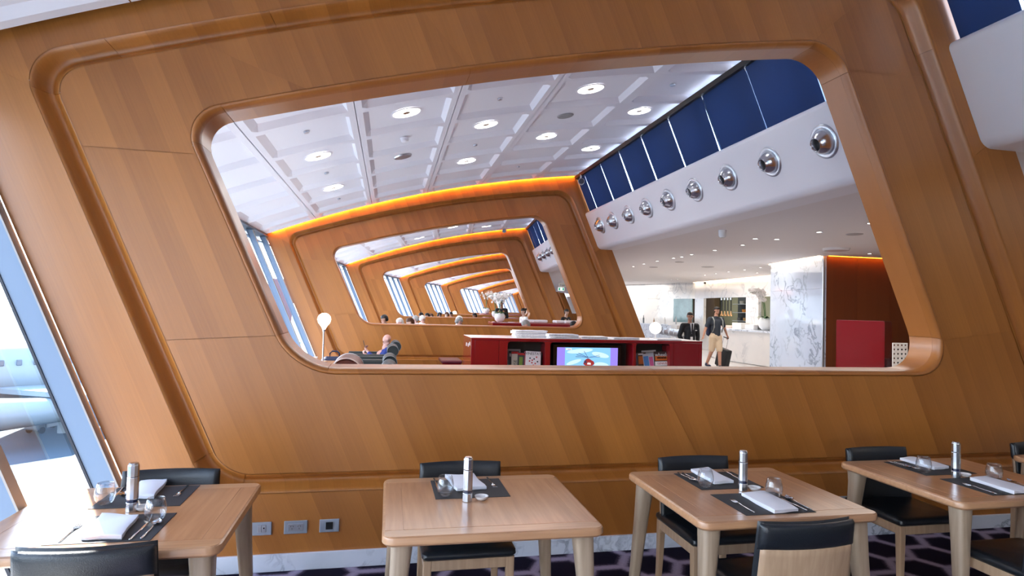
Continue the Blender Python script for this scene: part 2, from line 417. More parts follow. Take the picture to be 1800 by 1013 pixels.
L3, _ = loop(lambda z: -.652-.452*(z-1.45), lambda z: 3.645+.43*(3.598-z), 1.232, lambda x: otop(x)+.042, (.27, .25, .27, .39))
L2, _ = loop(lambda z: -1.99*.993-.437*(z-2.96), lambda z: 5.096*.993-.445*(z-2.02), .592, ptop, (.16, .17, .25, .2))
L1, _ = loop(lambda z: -2.118*.993-.437*(z-2.96), lambda z: 5.27*.993-.445*(z-2.02), .485, gtop, (.22, .24, .32, .26))
L0, _ = loop(lambda z: -1.237-.43*z, lambda z: 6.557-.43*z, 0.0, lambda x: zc(x)+.15, (.03, .03, .03, .03))
L5 = L4
NLOOP = len(L0)
prof12 = [(0, 0), (.05, .002), (.11, .009), (.18, .024), (.27, .050), (.37, .076), (.48, .091), (.58, .095), (.67, .090), (.76, .078), (.85, .064), (.93, .055), (1, .052)]
def P3(i, lp, y): v = lp[i % NLOOP]; return Vector((v.x, y, v.y))
def mixp(i, a, b, t, y): v = a[i % NLOOP].lerp(b[i % NLOOP], t); return Vector((v.x, y, v.y))
PANY = .052
def facerow(i):
    i = i % NLOOP; a, b = L2[i], L3[i]
    def zon(lp, i0, i1, z): p, q = lp[i0], lp[i1]; return p.lerp(q, (z-p.y)/(q.y-p.y))
    if 0 <= i <= 11:
        t = i/11; a = zon(L2, 0, 12, 1.44+(2.62-1.44)*t); b = zon(L3, 0, 12, L3[0].y+(2.62-L3[0].y)*t)
    if MK[4] <= i <= MK[5]:
        t = (i-MK[4])/(MK[5]-MK[4]); a = zon(L2, MK[4], MK[5], 3.70+(1.62-3.70)*t)
    d = b-a; return [Vector((a.x+d.x*t_, PANY, a.y+d.y*t_)) for t_ in (.004, .996)]
rows_of = {
    'outer_panel': lambda i: [mixp(i, L0, L1, 0, 0), mixp(i, L0, L1, .994, 0)],
    'groove_moulding': lambda i: [mixp(i, L1, L2, t, y) for t, y in prof12],
    'face_panel': facerow,
    'nosing': lambda i: [mixp(i, L3, L4, t, y) for t, y in ((0, PANY), (.06, PANY-.006), (.3, PANY-.008), (.55, PANY-.002), (.78, PANY+.012), (.93, PANY+.03), (1, PANY+.055))],
    'reveal_lining': lambda i: [mixp(i, L4, L4, 0, PANY+.056), mixp(i, L4, L4, 0, .33)],
    'back_panel': lambda i: [mixp(i, L4, L0, .0, .33), mixp(i, L4, L0, 1, .33)],
    'edge_panel': lambda i: [mixp(i, L0, L0, 0, .33), mixp(i, L0, L0, 0, 0)],
}
# cut indices: (start,end) along loop : marks = side0 start, corner0 start,...
m0, c0, m1, c1, m2, c2, m3, c3 = MK
CUTS = {
    'outer_panel': [(m0, c0), (c0, m1+10), (m1+10, c1), (c1, m2+4), (m2+4, c2), (c2, m3+12), (m3+12, NLOOP)],
    'groove_moulding': [(m0, c0), (c0, m1+1), (m1+1, m1+5), (m1+5, m1+13), (m1+13, c1), (c1, m2+1), (m2+1, c2), (c2, m3+6), (m3+6, m3+14), (m3+14, c3), (c3, NLOOP)],
    'face_panel': [(m0, m0+11), (m0+11, m1+3), (m1+3, m1+9), (m1+9, m1+16), (m1+16, c1), (c1, m2), (m2, c2), (c2, m3+12), (m3+12, NLOOP)],
    'nosing': [(m0, c0), (c0, m1), (m1, m1+9), (m1+9, c1), (c1, m2), (m2, c2), (c2, m3), (m3, m3+12), (m3+12, c3), (c3, NLOOP)],
    'reveal_lining': [(m0, c0), (c0, m1), (m1, m1+9), (m1+9, c1), (c1, m2), (m2, c2), (c2, m3), (m3, m3+12), (m3+12, c3), (c3, NLOOP)],
    'back_panel': [(m0, c0), (c0, m1+12), (m1+12, c1), (c1, c2), (c2, m3+12), (m3+12, NLOOP)],
    'edge_panel': [(m0, c0), (m1, c1), (m2, c2)],
}
def make_partition(label):
    t = thing('timber_partition', label, 'partition wall', (FX[0], FY[0], 0), 0)
    for nm, cuts in CUTS.items():
        for (a, b) in cuts:
            bm = NB(); P = []
            for i in range(a, b+1):
                P.append(rows_of[nm](i))
            g_ = .0014                    # hairline joint between pieces
            for e, ot in ((0, 1), (-1, -2)):
                for j in range(len(P[e])):
                    d = (P[ot][j]-P[e][j]); 
                    if d.length > 1e-4: P[e][j] = P[e][j] + d.normalized()*g_
            grid(bm, P)
            obj(nm, bm, VENR if nm in ('reveal_lining', 'nosing') else VEN, t, smooth=(nm in ('groove_moulding', 'nosing', 'reveal_lining')))
    bm = NB(); box(bm, (2.62, -.010, .0525), (7.70, .022, .105), .002, 1)
    for x in (0.9, 3.1, 5.2): pass
    sk = obj('marble_skirting', bm, MARBLE, t, label='white marble skirting strip')
    bm = NB(); N = 40; A = []; B_ = []
    for i in range(N+1):
        x = -2.45+(4.45+2.45)*i/N; z = zc(x)
        A.append([Vector((x, -.050, z+.012)), Vector((x, -.050, z+.045)), Vector((x, -.030, z+.065))])
    grid(bm, A); obj('cove_light', bm, COVE, t, label='amber light strip hidden above the panel top')
    return t
ORD = ['nearest', 'second', 'third', 'fourth', 'fifth', 'sixth', 'furthest']
part0 = make_partition('nearest and largest curved timber partition with a leaning rounded opening, behind the dining tables')
PLAB = ['', 'second timber partition with glowing amber top, behind the red magazine counter',
        'third timber partition seen through the opening of the second, beyond the row of seated heads',
        'fourth timber partition, a smaller leaning frame nested inside the third opening',
        'fifth timber partition, small leaning frame left of the white orchids',
        'sixth timber partition, tiny frame behind the white orchid flowers', 'furthest timber partition, smallest frame deep behind the orchids']
for k in range(1, NF): dup(part0, (FX[k], FY[k], 0), 0, PLAB[k])

# ------------------------------------------------------------------ floor, ceilings, walls
def xat(y):
    if y <= FY[0]: return 0
    for k in range(NF-1):
        if y <= FY[k+1]: return FX[k]+(FX[k+1]-FX[k])*(y-FY[k])/BAY
    return FX[-1]
Y0 = -6.0; Y1 = FY[-1]+6
ys = [Y0]+FY+[Y1]
bm = NB()
grid(bm, [[(-1.30+xat(y), y, 0) for y in ys], [(6.9+xat(y), y, 0) for y in ys]])
fl = struct(obj('floor', bm, CARPET))
bm = NB(); grid(bm, [[(6.9+xat(y), y, 0) for y in ys], [(34, y, 0) for y in ys]])
struct(obj('floor', bm, STONEF))
bm = NB(); grid(bm, [[(-3.2, y, -.02) for y in ys], [(34, y, -.02) for y in ys]]); struct(obj('floor', bm, pmat('floor_slab', (.3, .3, .3), .9)))
# strip under the windows
ceil = struct(bpy.data.objects.new('ceiling', None)); COL.objects.link(ceil)
bm = NB(); N = 16; xs = [-3.0+7.9*i/N for i in range(N+1)]
grid(bm, [[(x+xat(y), y, zc(x)+.17) for x in xs] for y in ys]); obj('ceiling_slab', bm, CEILW, ceil)
for k in range(1, NF):
    bm = NB(); grid(bm, [[(x+FX[k], FY[k]-.066, zc(x)+z) for x in [xx_*.45-2.6 for xx_ in range(17)]] for z in (.0015, .175)]); obj('light_leak_baffle', bm, CEILW, ceil)  # added hidden strip blocking cove light that leaks through the panel seams
CE = [-2.62, -1.55, -.4, .78, 2.0, 3.3, 4.52]
RH = 1.18
def coffer_mesh(xa, xb, dy, shear, ribl=.078, chm=.055, dep=.075):
    """one pressed ceiling panel: flat rib margin, chamfer, recessed pan"""
    bm = NB(); g_ = .004; nx = 6
    def pt(x, y, dz): return Vector((x+shear*y, y, zc(x)+dz))
    xs = [xa+g_, xa+ribl, xa+ribl+chm]+[xa+ribl+chm+(xb-xa-2*ribl-2*chm)*i/nx for i in range(1, nx)]+[xb-ribl-chm, xb-ribl, xb-g_]
    yy = [g_*.2, ribl*.8, ribl*.8+chm, dy-ribl*.8-chm, dy-ribl*.8, dy-g_*.2]
    def dz(i, j):
        ix = 0 if (i <= 1 or i >= len(xs)-2) else 1; iy = 0 if (j <= 1 or j >= len(yy)-2) else 1
        return dep if ix and iy else 0
    grid(bm, [[pt(x, y, dz(i, j)) for i, x in enumerate(xs)] for j, y in enumerate(yy)])
    me = bpy.data.meshes.new('ceiling_panel'); bm.to_mesh(me); bm.free(); me.materials.append(CEILW); return me
for k in range(-1, 6):
    ya = D0+BAY*k+.345; yb = D0+BAY*(k+1)-.065
    if k == -1: ya = Y0
    sh = 0 if k < 0 else (FX[k+1]-FX[k])/BAY
    first = D0+BAY*k+.62
    for c in range(6):
        me = coffer_mesh(CE[c], CE[c+1], RH, sh)
        ends = {}
        y = first; rows = []
        y_ = first
        if first-ya > .05: rows.append((ya, first-ya))
        while y_ < yb-.02:
            rows.append((y_, min(RH, yb-y_))); y_ += RH
        for (yy, dy) in rows:
            m2_ = me if abs(dy-RH) < 1e-4 else coffer_mesh(CE[c], CE[c+1], dy, sh, chm=min(.06, dy*.15), ribl=min(.1, dy*.25), dep=.05)
            o = bpy.data.objects.new('ceiling_panel', m2_); COL.objects.link(o); o.parent = ceil; o.location = (xat(yy) if k >= 0 else 0, yy, 0)
# downlights in the coffers
def downlight():
    t = thing('downlight', '', 'ceiling light')
    bm = NB(); lathe(bm, [(.195, 0), (.2, -.006), (.185, -.012), (.175, -.010), (.172, .004)], 32); obj('trim_ring', bm, WHITE, t, smooth=40)
    bm = NB(); lathe(bm, [(0, -.004), (.172, -.004)], 32); obj('diffuser', bm, LAMPW, t)
    bm = NB(); lathe(bm, [(.05, -.0055), (.046, -.010), (.0, -.007)], 16); obj('lamp_centre', bm, LAMPDOT, t)
    return t
dl0 = downlight(); dl_used = False
def put_dl(x, y, label, group=None):
    global dl_used
    xr = x-xat(y) if y > FY[0] else x
    loc = (x, y, zc(xr)+.068)
    if not dl_used: o = dl0; dl_used = True; o.location = loc; o['label'] = label
    else: o = dup(dl0, loc, 0, label)
    if group: o['group'] = group
    sl_ = atan(.28679-.04532*xr); o.rotation_euler = (0, -sl_, 0); return o
COLX = [-1.0, .18, 1.37, 2.6, 3.8]
pat = {0: (3, 5), 1: (2,), 2: (3, 5), 3: (2, 4), 4: (1, 3, 5)}
names_c = ['leftmost coffer row', 'second coffer row from the windows', 'middle coffer row', 'fourth coffer row from the windows', 'coffer row beside the dark blinds']
rowy = lambda i: D0+.62+RH*(i-.5)
for c, x in enumerate(COLX):
    for j, r in enumerate(pat[c]):
        pos = ('nearest the camera', 'further from the camera', 'furthest from the camera')
        p_ = '' if len(pat[c]) == 1 else ', '+(pos[j] if len(pat[c]) == 3 else ('nearer the camera', 'further away')[j])
        put_dl(x+xat(rowy(r+1)), rowy(r+1), 'round glowing downlight, '+names_c[c]+p_, 'round downlights in the coffered ceiling')
put_dl(COLX[1]+.03, rowy(4)-.0, 'round glowing downlight in the second coffer row', None) if False else None
for k in range(1, 2):
    for c, r in ((0, 3), (1, 3), (2, 5), (3, 3), (4, 3), (1, 6), (3, 6), (2, 2)):
        y = D0+BAY*k+.62+RH*(r+.5)
        if y > FY[k+1]-.4: continue
        put_dl(COLX[c]+xat(y), y, 'small downlight beyond the second partition, %s coffer row, %s' % (('first', 'second', 'third', 'fourth', 'fifth')[c], 'nearer' if r < 4 else 'further'), 'far downlights beyond the second partition')
# ceiling small fittings of the first lounge bay
def disc(name, label, cat, p, r, h, mat, tiltx=0, group=None, dome=False):
    bm = NB()
    lathe(bm, [(0, -h), (r*.6, -h), (r*.92, -h*.8), (r, -h*.2), (r, 0)] if dome else [(0, -h), (r*.9, -h), (r, 0)], 20)
    o = obj(name, bm, mat, None, p, smooth=40); o.rotation_euler = (0, tiltx, 0); tag(o, label, cat, group); return o
PANZ = .07
for (c, r, rr, h, lab, nm, cat, m_) in (
    (1, 4.0, .06, .07, 'small white round detector hanging in the second coffer row', 'smoke_detector', 'smoke detector', WHITE),
    (1, 4.96, .15, .02, 'flat silver round speaker grille in the second coffer row', 'ceiling_speaker', 'speaker', STEEL2),
    (3, 4.02, .13, .012, 'flat grey round plate in the fourth coffer row', 'ceiling_speaker', 'speaker', pmat('grey_grille', (.3, .3, .31), .6)),
    (0, 2.95, .035, .02, 'tiny grey sprinkler in the leftmost coffer row, nearest', 'sprinkler', 'sprinkler', STEEL2),
    (0, 4.95, .035, .02, 'tiny grey sprinkler between the two downlights of the leftmost coffer row', 'sprinkler', 'sprinkler', STEEL2),
    (0, 6.98, .035, .02, 'tiny grey sprinkler in the leftmost coffer row near the amber glow', 'sprinkler', 'sprinkler', STEEL2),
    (2, 3.02, .035, .02, 'tiny grey sprinkler in the middle coffer row, nearer the camera', 'sprinkler', 'sprinkler', STEEL2),
    (2, 5.0, .035, .02, 'tiny grey sprinkler in the middle coffer row, further away', 'sprinkler', 'sprinkler', STEEL2),
    (4, 3.02, .04, .02, 'tiny dark sprinkler in the coffer row beside the blinds', 'sprinkler', 'sprinkler', STEEL2),
    (3, 7.0, .035, .02, 'tiny grey sprinkler at the far end of the fourth coffer row', 'sprinkler', 'sprinkler', STEEL2)):
    y = D0+.62+RH*(r-.5+.0); x = COLX[c]+xat(y); disc(nm, lab, cat, (x, y, zc(COLX[c])+PANZ), rr, h, m_, -atan(.28679-.04532*COLX[c]), dome=(nm == 'smoke_detector'))

# window wall of each bay -------------------------------------------------
def window_bay(k, n):
    ya = D0+BAY*k+(.34 if k >= 0 else 0); yb = D0+BAY*(k+1)
    if k < 0: ya = Y0
    w = struct(bpy.data.objects.new('window_%d' % n, None)); COL.objects.link(w)
    sh = 0 if k < 0 else (FX[k+1]-FX[k])/BAY
    fx = lambda y: xat(y)
    ztop = 3.10
    def fin(y, dep=.135 if k < 0 else .10, th=.055):
        for (nm, c_a, c_b, t_, m_) in (('mullion', -1.25, -1.25-dep, th, ALU), ('gasket', -1.246, -1.256, th*1.3, TAN)):
            bm = NB(); X0 = fx(y)
            vs = [bm.verts.new((X0+c-.43*z, y+dy, z)) for z in (.0, ztop) for c in (c_a, c_b) for dy in (-t_/2, t_/2)]
            for f in ((0, 1, 3, 2), (4, 6, 7, 5), (0, 4, 5, 1), (2, 3, 7, 6), (0, 2, 6, 4), (1, 5, 7, 3)): bm.faces.new([vs[i] for i in f])
            obj(nm, bm, m_, w)
        bm = NB(); X0 = fx(y)
        vs = [bm.verts.new((X0+c-.43*z, y+dy, z)) for z in (.0, ztop) for c in (-1.25-dep, -1.25-dep-.015) for dy in (-.035, .035)]
        for f in ((0, 1, 3, 2), (4, 6, 7, 5), (0, 4, 5, 1), (2, 3, 7, 6), (0, 2, 6, 4), (1, 5, 7, 3)): bm.faces.new([vs[i] for i in f])
        obj('glazing_seal', bm, NAVY if k < 0 else ALU, w)
    yy = [D0+BAY*(k+1)-.03-(.90 if k < 0 else 1.25)*j for j in range(12)]
    yy = sorted(y for y in yy if y > ya+.1)
    for y in yy: fin(y)
    eds = [ya]+yy
    for a, b in zip(eds, eds[1:]):
        bm = NB(); c = -1.40 if k < 0 else -1.36
        quadm(bm, [(fx(a)+c, a, 0), (fx(b)+c, b, 0), (fx(b)+c-.43*ztop, b, ztop), (fx(a)+c-.43*ztop, a, ztop)])
        obj('pane', bm, GLASSP, w)
    # head and sill rails
    for (nm, z0, z1, c_a, c_b, m_) in (('head_rail', 3.06, 3.11, -1.20, -1.44, NAVY), ('transom_rail', 2.93, 2.955, -1.36, -1.44, ALU), ('sill_rail', 0.0, .06, -1.22, -1.5, TAN)):
        bm = NB()
        for (a, b) in ((ya, yb),):
            vs = [bm.verts.new((fx(y)+c-.43*z, y, z)) for y in (a, b) for z in (z0, z1) for c in (c_a, c_b)]
            for f in ((0, 1, 3, 2), (4, 6, 7, 5), (0, 4, 5, 1), (2, 3, 7, 6), (0, 2, 6, 4), (1, 5, 7, 3)): bm.faces.new([vs[i] for i in f])
        obj(nm, bm, m_, w)
    return w
for n, k in enumerate(range(-1, 6)): window_bay(k, n+1)

# bulkhead, clerestory and blinds -------------------------------------------
VENTS = []
def bulkhead_bay(k):
    ya = D0+BAY*k+(.34 if k >= 0 else 0); yb = D0+BAY*(k+1)-.002
    if k < 0: ya = Y0; yb = D0-.002
    t = struct(bpy.data.objects.new('trim_%d' % (k+2), None)); COL.objects.link(t)
    prof = []
    pts = [Vector((5.3, 3.135)), Vector((4.87, 3.135)), Vector((4.50, 3.985)), Vector((4.60, 4.04)), Vector((5.05, 4.04))]
    def rc(a, c, b, r, n=7): 
        p = c+(a-c).normalized()*r; q = c+(b-c).normalized()*r; return [p]+bez(p, c, q, n)+[q]
    prof = [pts[0]]+rc(pts[0], pts[1], pts[2], .085)+rc(pts[1], pts[2], Vector((4.8, 4.06)), .07)+[Vector((5.05, 4.055))]
    bm = NB(); grid(bm, [[(xat(y)+p.x, y, p.y) for p in prof] for y in (ya, yb)])
    for y, fl_ in ((ya, 0), (yb, 1)):
        vs = [bm.verts.new((xat(y)+p.x, y, p.y)) for p in prof]; bm.faces.new(vs if fl_ else vs[::-1])
    obj('bulkhead_casing', bm, WHITE, t, smooth=50)
    # clerestory frame and blinds along c = 6.35
    X = lambda y, z, c=6.35: xat(y)+c-.43*z
    bm = NB(); 
    vs = [bm.verts.new((X(y, z, c), y, z)) for y in (ya, yb) for z in (4.77, 4.83) for c in (6.30, 6.42)]
    for f in ((0, 1, 3, 2), (4, 6, 7, 5), (0, 4, 5, 1), (2, 3, 7, 6), (0, 2, 6, 4), (1, 5, 7, 3)): bm.faces.new([vs[i] for i in f])
    obj('blind_track', bm, BLACK, t)
    j = 0; y = D0+BAY*k+.50
    while y < yb-.1:
        y2 = min(y+1.065, yb)
        if y2 > ya+.2:
            a = max(y, ya)
            ga, gb = (.012, .018) if j % 3 else (.012, .05)
            bm = NB(); N = 8
            rows = []
            for i in range(N+1):
                s_ = i/N
                bow = .004*sin(s_*pi*2+j)
                rows.append([(X(a+ga, z, 6.35+bow), a+ga+(gb-ga)*(1-(z-4.0)/.8), z) if i == 0 else ((X(y2-ga, z), y2-ga-(gb-ga)*(1-(z-4.0)/.8)*.4, z) if i == N else (X(a+(y2-a)*s_, z, 6.35+bow), a+(y2-a)*s_, z)) for z in (4.02, 4.3, 4.55, 4.79)])
            grid(bm, rows); obj('blind', bm, BLIND, t, smooth=True)
            bm = NB(); c = 6.55
            quadm(bm, [(X(a+.03, 4.0, c), a+.03, 4.0), (X(y2-.03, 4.0, c), y2-.03, 4.0), (X(y2-.03, 4.85, c), y2-.03, 4.85), (X(a+.03, 4.85, c), a+.03, 4.85)]); obj('pane', bm, GLASSP, t)
            bm = NB()
            vs = [bm.verts.new((X(yq, z, cc), yq, z)) for yq in (y2-.028, y2+.028) for z in (4.0, 4.85) for cc in (6.50, 6.60)]
            for f in ((0, 1, 3, 2), (4, 6, 7, 5), (0, 4, 5, 1), (2, 3, 7, 6), (0, 2, 6, 4), (1, 5, 7, 3)): bm.faces.new([vs[i] for i in f])
            # blue-grey mullion stands behind, a little off the slit
            for v in bm.verts: v.co.y += .20
            obj('clerestory_mullion', bm, ALU, t)
        y += 1.065; j += 1
    return t
for k in range(-1, 6): bulkhead_bay(k)

def make_vent():
    t = thing('air_nozzle', '', 'air vent')
    bm = NB(); lathe(bm, [(.195, 0), (.192, .012), (.175, .022), (.15, .02), (.135, .006)], 40); obj('flange', bm, STEEL2, t, smooth=50)
    bm = NB(); lathe(bm, [(.135, .004), (.132, .02), (.115, .055), (.09, .085), (.068, .098), (.066, .105), (.060, .100), (.058, .04)], 40); obj('nozzle_cone', bm, STEEL, t, smooth=50)
    bm = NB(); lathe(bm, [(.06, .055), (0, .055)], 24); obj('dark_throat', bm, BLACK, t)
    return t
v0 = make_vent(); first = True
vlab = ['nearest', 'second', 'third', 'fourth', 'fifth', 'sixth', 'seventh', 'eighth', 'furthest']
vrot = Matrix(((0, 0, 0),)*3) if False else None
nrm = Vector((-1, 0, -.43)).normalized()
def put_vent(y, label, grp, steer=0):
    global first
    X = xat(y)+6.22-.43*3.61; loc = Vector((X, y, 3.61))
    # surface of the bulkhead side at z=3.61
    s_ = (3.61-3.135)/(3.985-3.135); loc.x = xat(y)+4.87+(4.50-4.87)*s_
    n_ = Vector((-(3.985-3.135), 0, -(4.87-4.50))).normalized()
    o = v0 if first else dup(v0, loc)
    first = False
    o.location = loc; o['label'] = label; o['group'] = grp
    o.rotation_euler = n_.to_track_quat('Z', 'Y').to_euler()
    for ch in o.children:
        if ch.name.startswith('nozzle') or ch.name.startswith('dark'):
            ch.rotation_euler = (0, 0, 0); ch.scale = (1.08, 1.08, 1.25)
for i, y in enumerate([5.76, 6.73, 7.68, 8.63, 9.55, 10.44, 11.3, 12.17, 12.97]):
    put_vent(y, 'round steel air nozzle on the white bulkhead, %s from the camera' % vlab[i], 'air nozzles on the near bulkhead')
for i in range(8):
    put_vent(FY[1]+1.64+.93*i, 'small steel air nozzle, %s along the white bulkhead seen through the second opening' % vlab[i], 'air nozzles on the far bulkhead')

# lower ceiling and back room
bm = NB(); grid(bm, [[(5.2+xat(y), y, 3.14) for y in ys], [(34, y, 3.14) for y in ys]])
struct(obj('ceiling', bm, LOWC))
bm = NB(); grid(bm, [[(5.0+xat(y), y, 4.95) for y in ys], [(6.2+xat(y), y, 3.2) for y in ys]])   # roof back behind clerestory: left open to the sky
bm.free()
bm = NB(); box(bm, (14, Y0-.05, 2.4), (40, .1, 5.4)); struct(obj('wall_back', bm, CREAM))
bm = NB(); box(bm, (34, 28, 2.0), (.1, 80, 4.4)); struct(obj('wall_right', bm, CREAM))
bm = NB(); box(bm, (14, Y1+.05, 2.4), (42, .1, 5.4)); struct(obj('wall_far', bm, CREAM))

# outside ------------------------------------------------------------------
APR = pmat('apron_concrete', (.019, .040, .058), .9, noise=.25, nscale=.08)
bm = NB(); quadm(bm, [(-400, -200, -7), (-1.4, -200, -7), (-1.4, 400, -7), (-400, 400, -7)]); o = obj('ground', bm, APR); struct(o)
LEDGE = pmat('white_roof_ledge', (.8, .82, .84), .7)
bm = NB(); box(bm, (-2.45, 25, -.22), (1.7, 90, .2)); 
tag(obj('roof_ledge', bm, LEDGE), 'bright white sunlit roof ledge right outside the windows', 'ledge')
PL = at(70, 652, Z=-3.2)
def plane():
    t = thing('aircraft', 'pale airliner parked on the apron, seen hazily through the left window', 'aircraft', (PL.x, PL.y, -7), radians(35))
    F = pmat('aircraft_white', (.16, .19, .21), .4); TR = pmat('tail_red', (.10, .03, .03), .4)
    bm = NB(); tube(bm, [(-17, 0, 4.2), (-16.3, 0, 3.9), (-14.5, 0, 3.8), (-11, 0, 3.8), (9, 0, 3.8), (14, 0, 4.3), (18, 0, 5.0)], [.1, .9, 1.6, 1.95, 1.95, 1.3, .3], 20); obj('fuselage', bm, F, t, smooth=True)
    for s_ in (1, -1):
        bm = NB(); prism(bm, [(-3, 1.2*s_), (2, 1.2*s_), (7.5, 16*s_), (5.5, 16*s_)], 2.8, 3.1); obj('wing', bm, F, t)
        bm = NB(); tube(bm, [(-3.2, 5.5*s_, 2.0), (0.2, 5.5*s_, 2.0)], [.95, .7], 14); obj('engine', bm, F, t, smooth=30)
        bm = NB(); prism(bm, [(13.5, .5*s_), (15.6, .5*s_), (17.6, 5.5*s_), (16.4, 5.5*s_)], 4.9, 5.1); obj('tailplane', bm, F, t)
        bm = NB(); tube(bm, [(1, 2*s_, 2.6), (1, 2*s_, 0)], .3, 8); obj('landing_gear', bm, F, t)
    bm = NB(); prism(bm, [(11.5, 5.2), (15.2, 10.6), (17.4, 10.6), (16.8, 5.2)], -.15, .15, M=Matrix.Rotation(pi/2, 4, 'X')); obj('tail_fin', bm, TR, t)
    text('KO', 1.5, pmat('pale_lettering', (.09, .10, .13), .6), t, (3.2, -1.96, 3.9))
    for i in range(22):
        bm = NB(); box(bm, (-9+i*.85, -1.90, 4.55), (.28, .08, .36), .03, 1); obj('cabin_window', bm, pmat('cabin_glass', (.07, .08, .10), .3), t)
    bm = NB(); tube(bm, [(-13.5, 0, 2.4), (-13.5, 0, 0)], .25, 8); obj('landing_gear', bm, F, t)
plane()
# service vehicles on the apron
def cart(p, rz, lab, c):
    t = thing('service_truck', lab, 'truck', p, rz); t.scale = (.5, .5, .5)
    bm = NB(); box(bm, (.6, 0, 1.5), (3.6, 2, 1.8), .1); obj('cargo_box', bm, pmat('truck_box_%s' % c[0], c[1], .5), t)
    bm = NB(); box(bm, (-1.9, 0, 1.1), (1.3, 1.9, 1.3), .25); obj('cab', bm, pmat('truck_cab', (.08, .09, .1), .4), t)
    for x in (-1.8, 1.5):
        for y in (-.9, .9):
            bm = NB(); lathe(bm, [(0, -.12), (.42, -.12), (.42, .12), (0, .12)], 16, M=Matrix.Rotation(pi/2, 4, 'X')); obj('wheel', bm, BLACK, t, (x, y, .42))
q = at(85, 757, Z=-7); cart((q.x, q.y, -7), 1.2, 'white service truck on the apron beyond the left window, nearer one', ('white', (.15, .165, .175)))
q = at(-25, 700, Z=-7); cart((q.x, q.y, -7), .8, 'white and rust service truck on the apron at the left edge of the photo', ('rust', (.13, .11, .105)))

# ================================================================== dining furniture
TZ = .74
def make_table():
    t = thing('dining_table', '', 'table')
    bm = NB(); rslab(bm, .97, .88, .055, TZ-.042, TZ-.0015, .010); obj('tabletop', bm, TABLEEDGE, t, smooth=40)
    # veneered field and four border strips, flush but separate
    bm = NB(); rslab(bm, .79, .70, .004, TZ-.004, TZ, .0008); obj('veneer_field', bm, TABLE, t)
    for (w, d, x, y, mt) in ((.95, .077, 0, .3905, TABLEEDGE), (.95, .077, 0, -.3905, TABLEEDGE), (.077, .702, .4345, 0, TABLE), (.077, .702, -.4345, 0, TABLE)):
        bm = NB(); rslab(bm, w, d, .036 if w > .5 else .003, TZ-.004, TZ-.0003, .0008, (x, y)); obj('border_strip', bm, mt, t)
    for sx_ in (-1, 1):
        for sy_ in (-1, 1):
            bm = NB(); P = []
            for (z, w, o_) in ((0, .050, .050), (.25, .060, .032), (.5, .074, .014), (TZ-.042, .092, 0)):
                cx = sx_*(.40+o_); cy_ = sy_*(.355+o_); P.append([Vector((cx+x, cy_+y, z)) for x, y in rrect(w, w, w*.28, 3)])
            V = grid(bm, P, True); bm.faces.new(V[0][::-1]); bm.faces.new(V[-1]); obj('leg', bm, LEGOAK, t, smooth=45)
    return t
def make_chair():
    """origin on the floor under the seat centre; the sitter faces -y"""
    t = thing('dining_chair', '', 'chair')
    bm = NB(); P = []
    n = 10
    for (z, ins) in ((.430, .004), (.444, -.006), (.462, -.004), (.474, .012), (.478, .04)):
        P.append([Vector((x, y, z - (.012*(1-(2*x/.46)**2)*max(0, -y/.24+.2) if z > .46 else 0))) for x, y in rrect(.47-2*ins, .47-2*ins, .03, 4)])
    V = grid(bm, P, True); bm.faces.new(V[0][::-1]); bm.faces.new(V[-1]); obj('seat', bm, LEATHER, t, smooth=50)
    for (x, y, w, d) in ((0, -.207, .44, .034), (0, .207, .44, .034), (-.212, 0, .034, .40), (.212, 0, .034, .40)):
        bm = NB(); box(bm, (x, y, .402), (w, d, .056), .004, 1); obj('seat_rail', bm, CHOAK, t)
    for x in (-.21, .21):
        for y in (-.205, .205):
            bm = NB(); P = []
            for (z, w, k) in ((0, .030, .018), (.2, .036, .007), (.429, .044, 0)):
                P.append([Vector((x*(1+k/.21*.4)+a, y+(k if y > 0 else -k*.4)+b, z)) for a, b in rrect(w, w, .006, 2)])
            V = grid(bm, P, True); bm.faces.new(V[0][::-1]); bm.faces.new(V[-1]); obj('leg', bm, CHOAK, t)
    def back(z0, z1, y0, th, w, mat, nm, r=.02, bulge=0):
        bm = NB(); nx = 12; nz = 6; F = []; B_ = []
        def pos(u, v, off):
            z = z0+(z1-z0)*v; x = (u-.5)*w*(1-.03*(z-.45)/.35); cur = .035*(2*u-1)**2
            e = min(1, min(v, 1-v)*(z1-z0)/r, min(u, 1-u)*w/r); e = sqrt(max(0, 1-(1-e)**2))
            return Vector((x, .20+(z-.45)*.13 - cur + y0 + off*e*.5, z))
        for k, o_ in ((0, -th), (1, th)):
            rows = [[pos(i/nx if 0 < i < nx else (0 if i == 0 else 1), j/nz, o_) for i in range(nx+1)] for j in range(nz+1)]
            uu = [0, .02, .05, .12, .25, .38, .5, .62, .75, .88, .95, .98, 1]; vv = [0, .04, .12, .3, .5, .7, .88, .96, 1]
            grid(bm, [[pos(u, v, o_) for u in (uu if k else uu[::-1])] for v in vv])
        bmesh.ops.remove_doubles(bm, verts=bm.verts[:], dist=.0004)
        obj(nm, bm, mat, t, smooth=60)
    back(.44, .805, -.012, .040, .475, LEATHER, 'back_cushion', .03)
    back(.685, .800, .010, .050, .480, LEATHER, 'top_wrap', .03)
    back(.36, .70, .018, .026, .462, CHOAK, 'back_shell', .012)
    return t
TABLES = [(-1.07, 3.02), (.522, 3.01), (1.945, 3.0), (3.478, 3.09), (4.93, 3.12)]
tlab = ['oak dining table beside the window, its left half washed white by sun', 'oak dining table with one placemat, second from the window',
        'oak dining table with two placemats, third from the window', 'oak dining table with two placemats, fourth from the window, near the right edge', 'oak dining table cut off at the right edge of the photo']
tb = make_table()
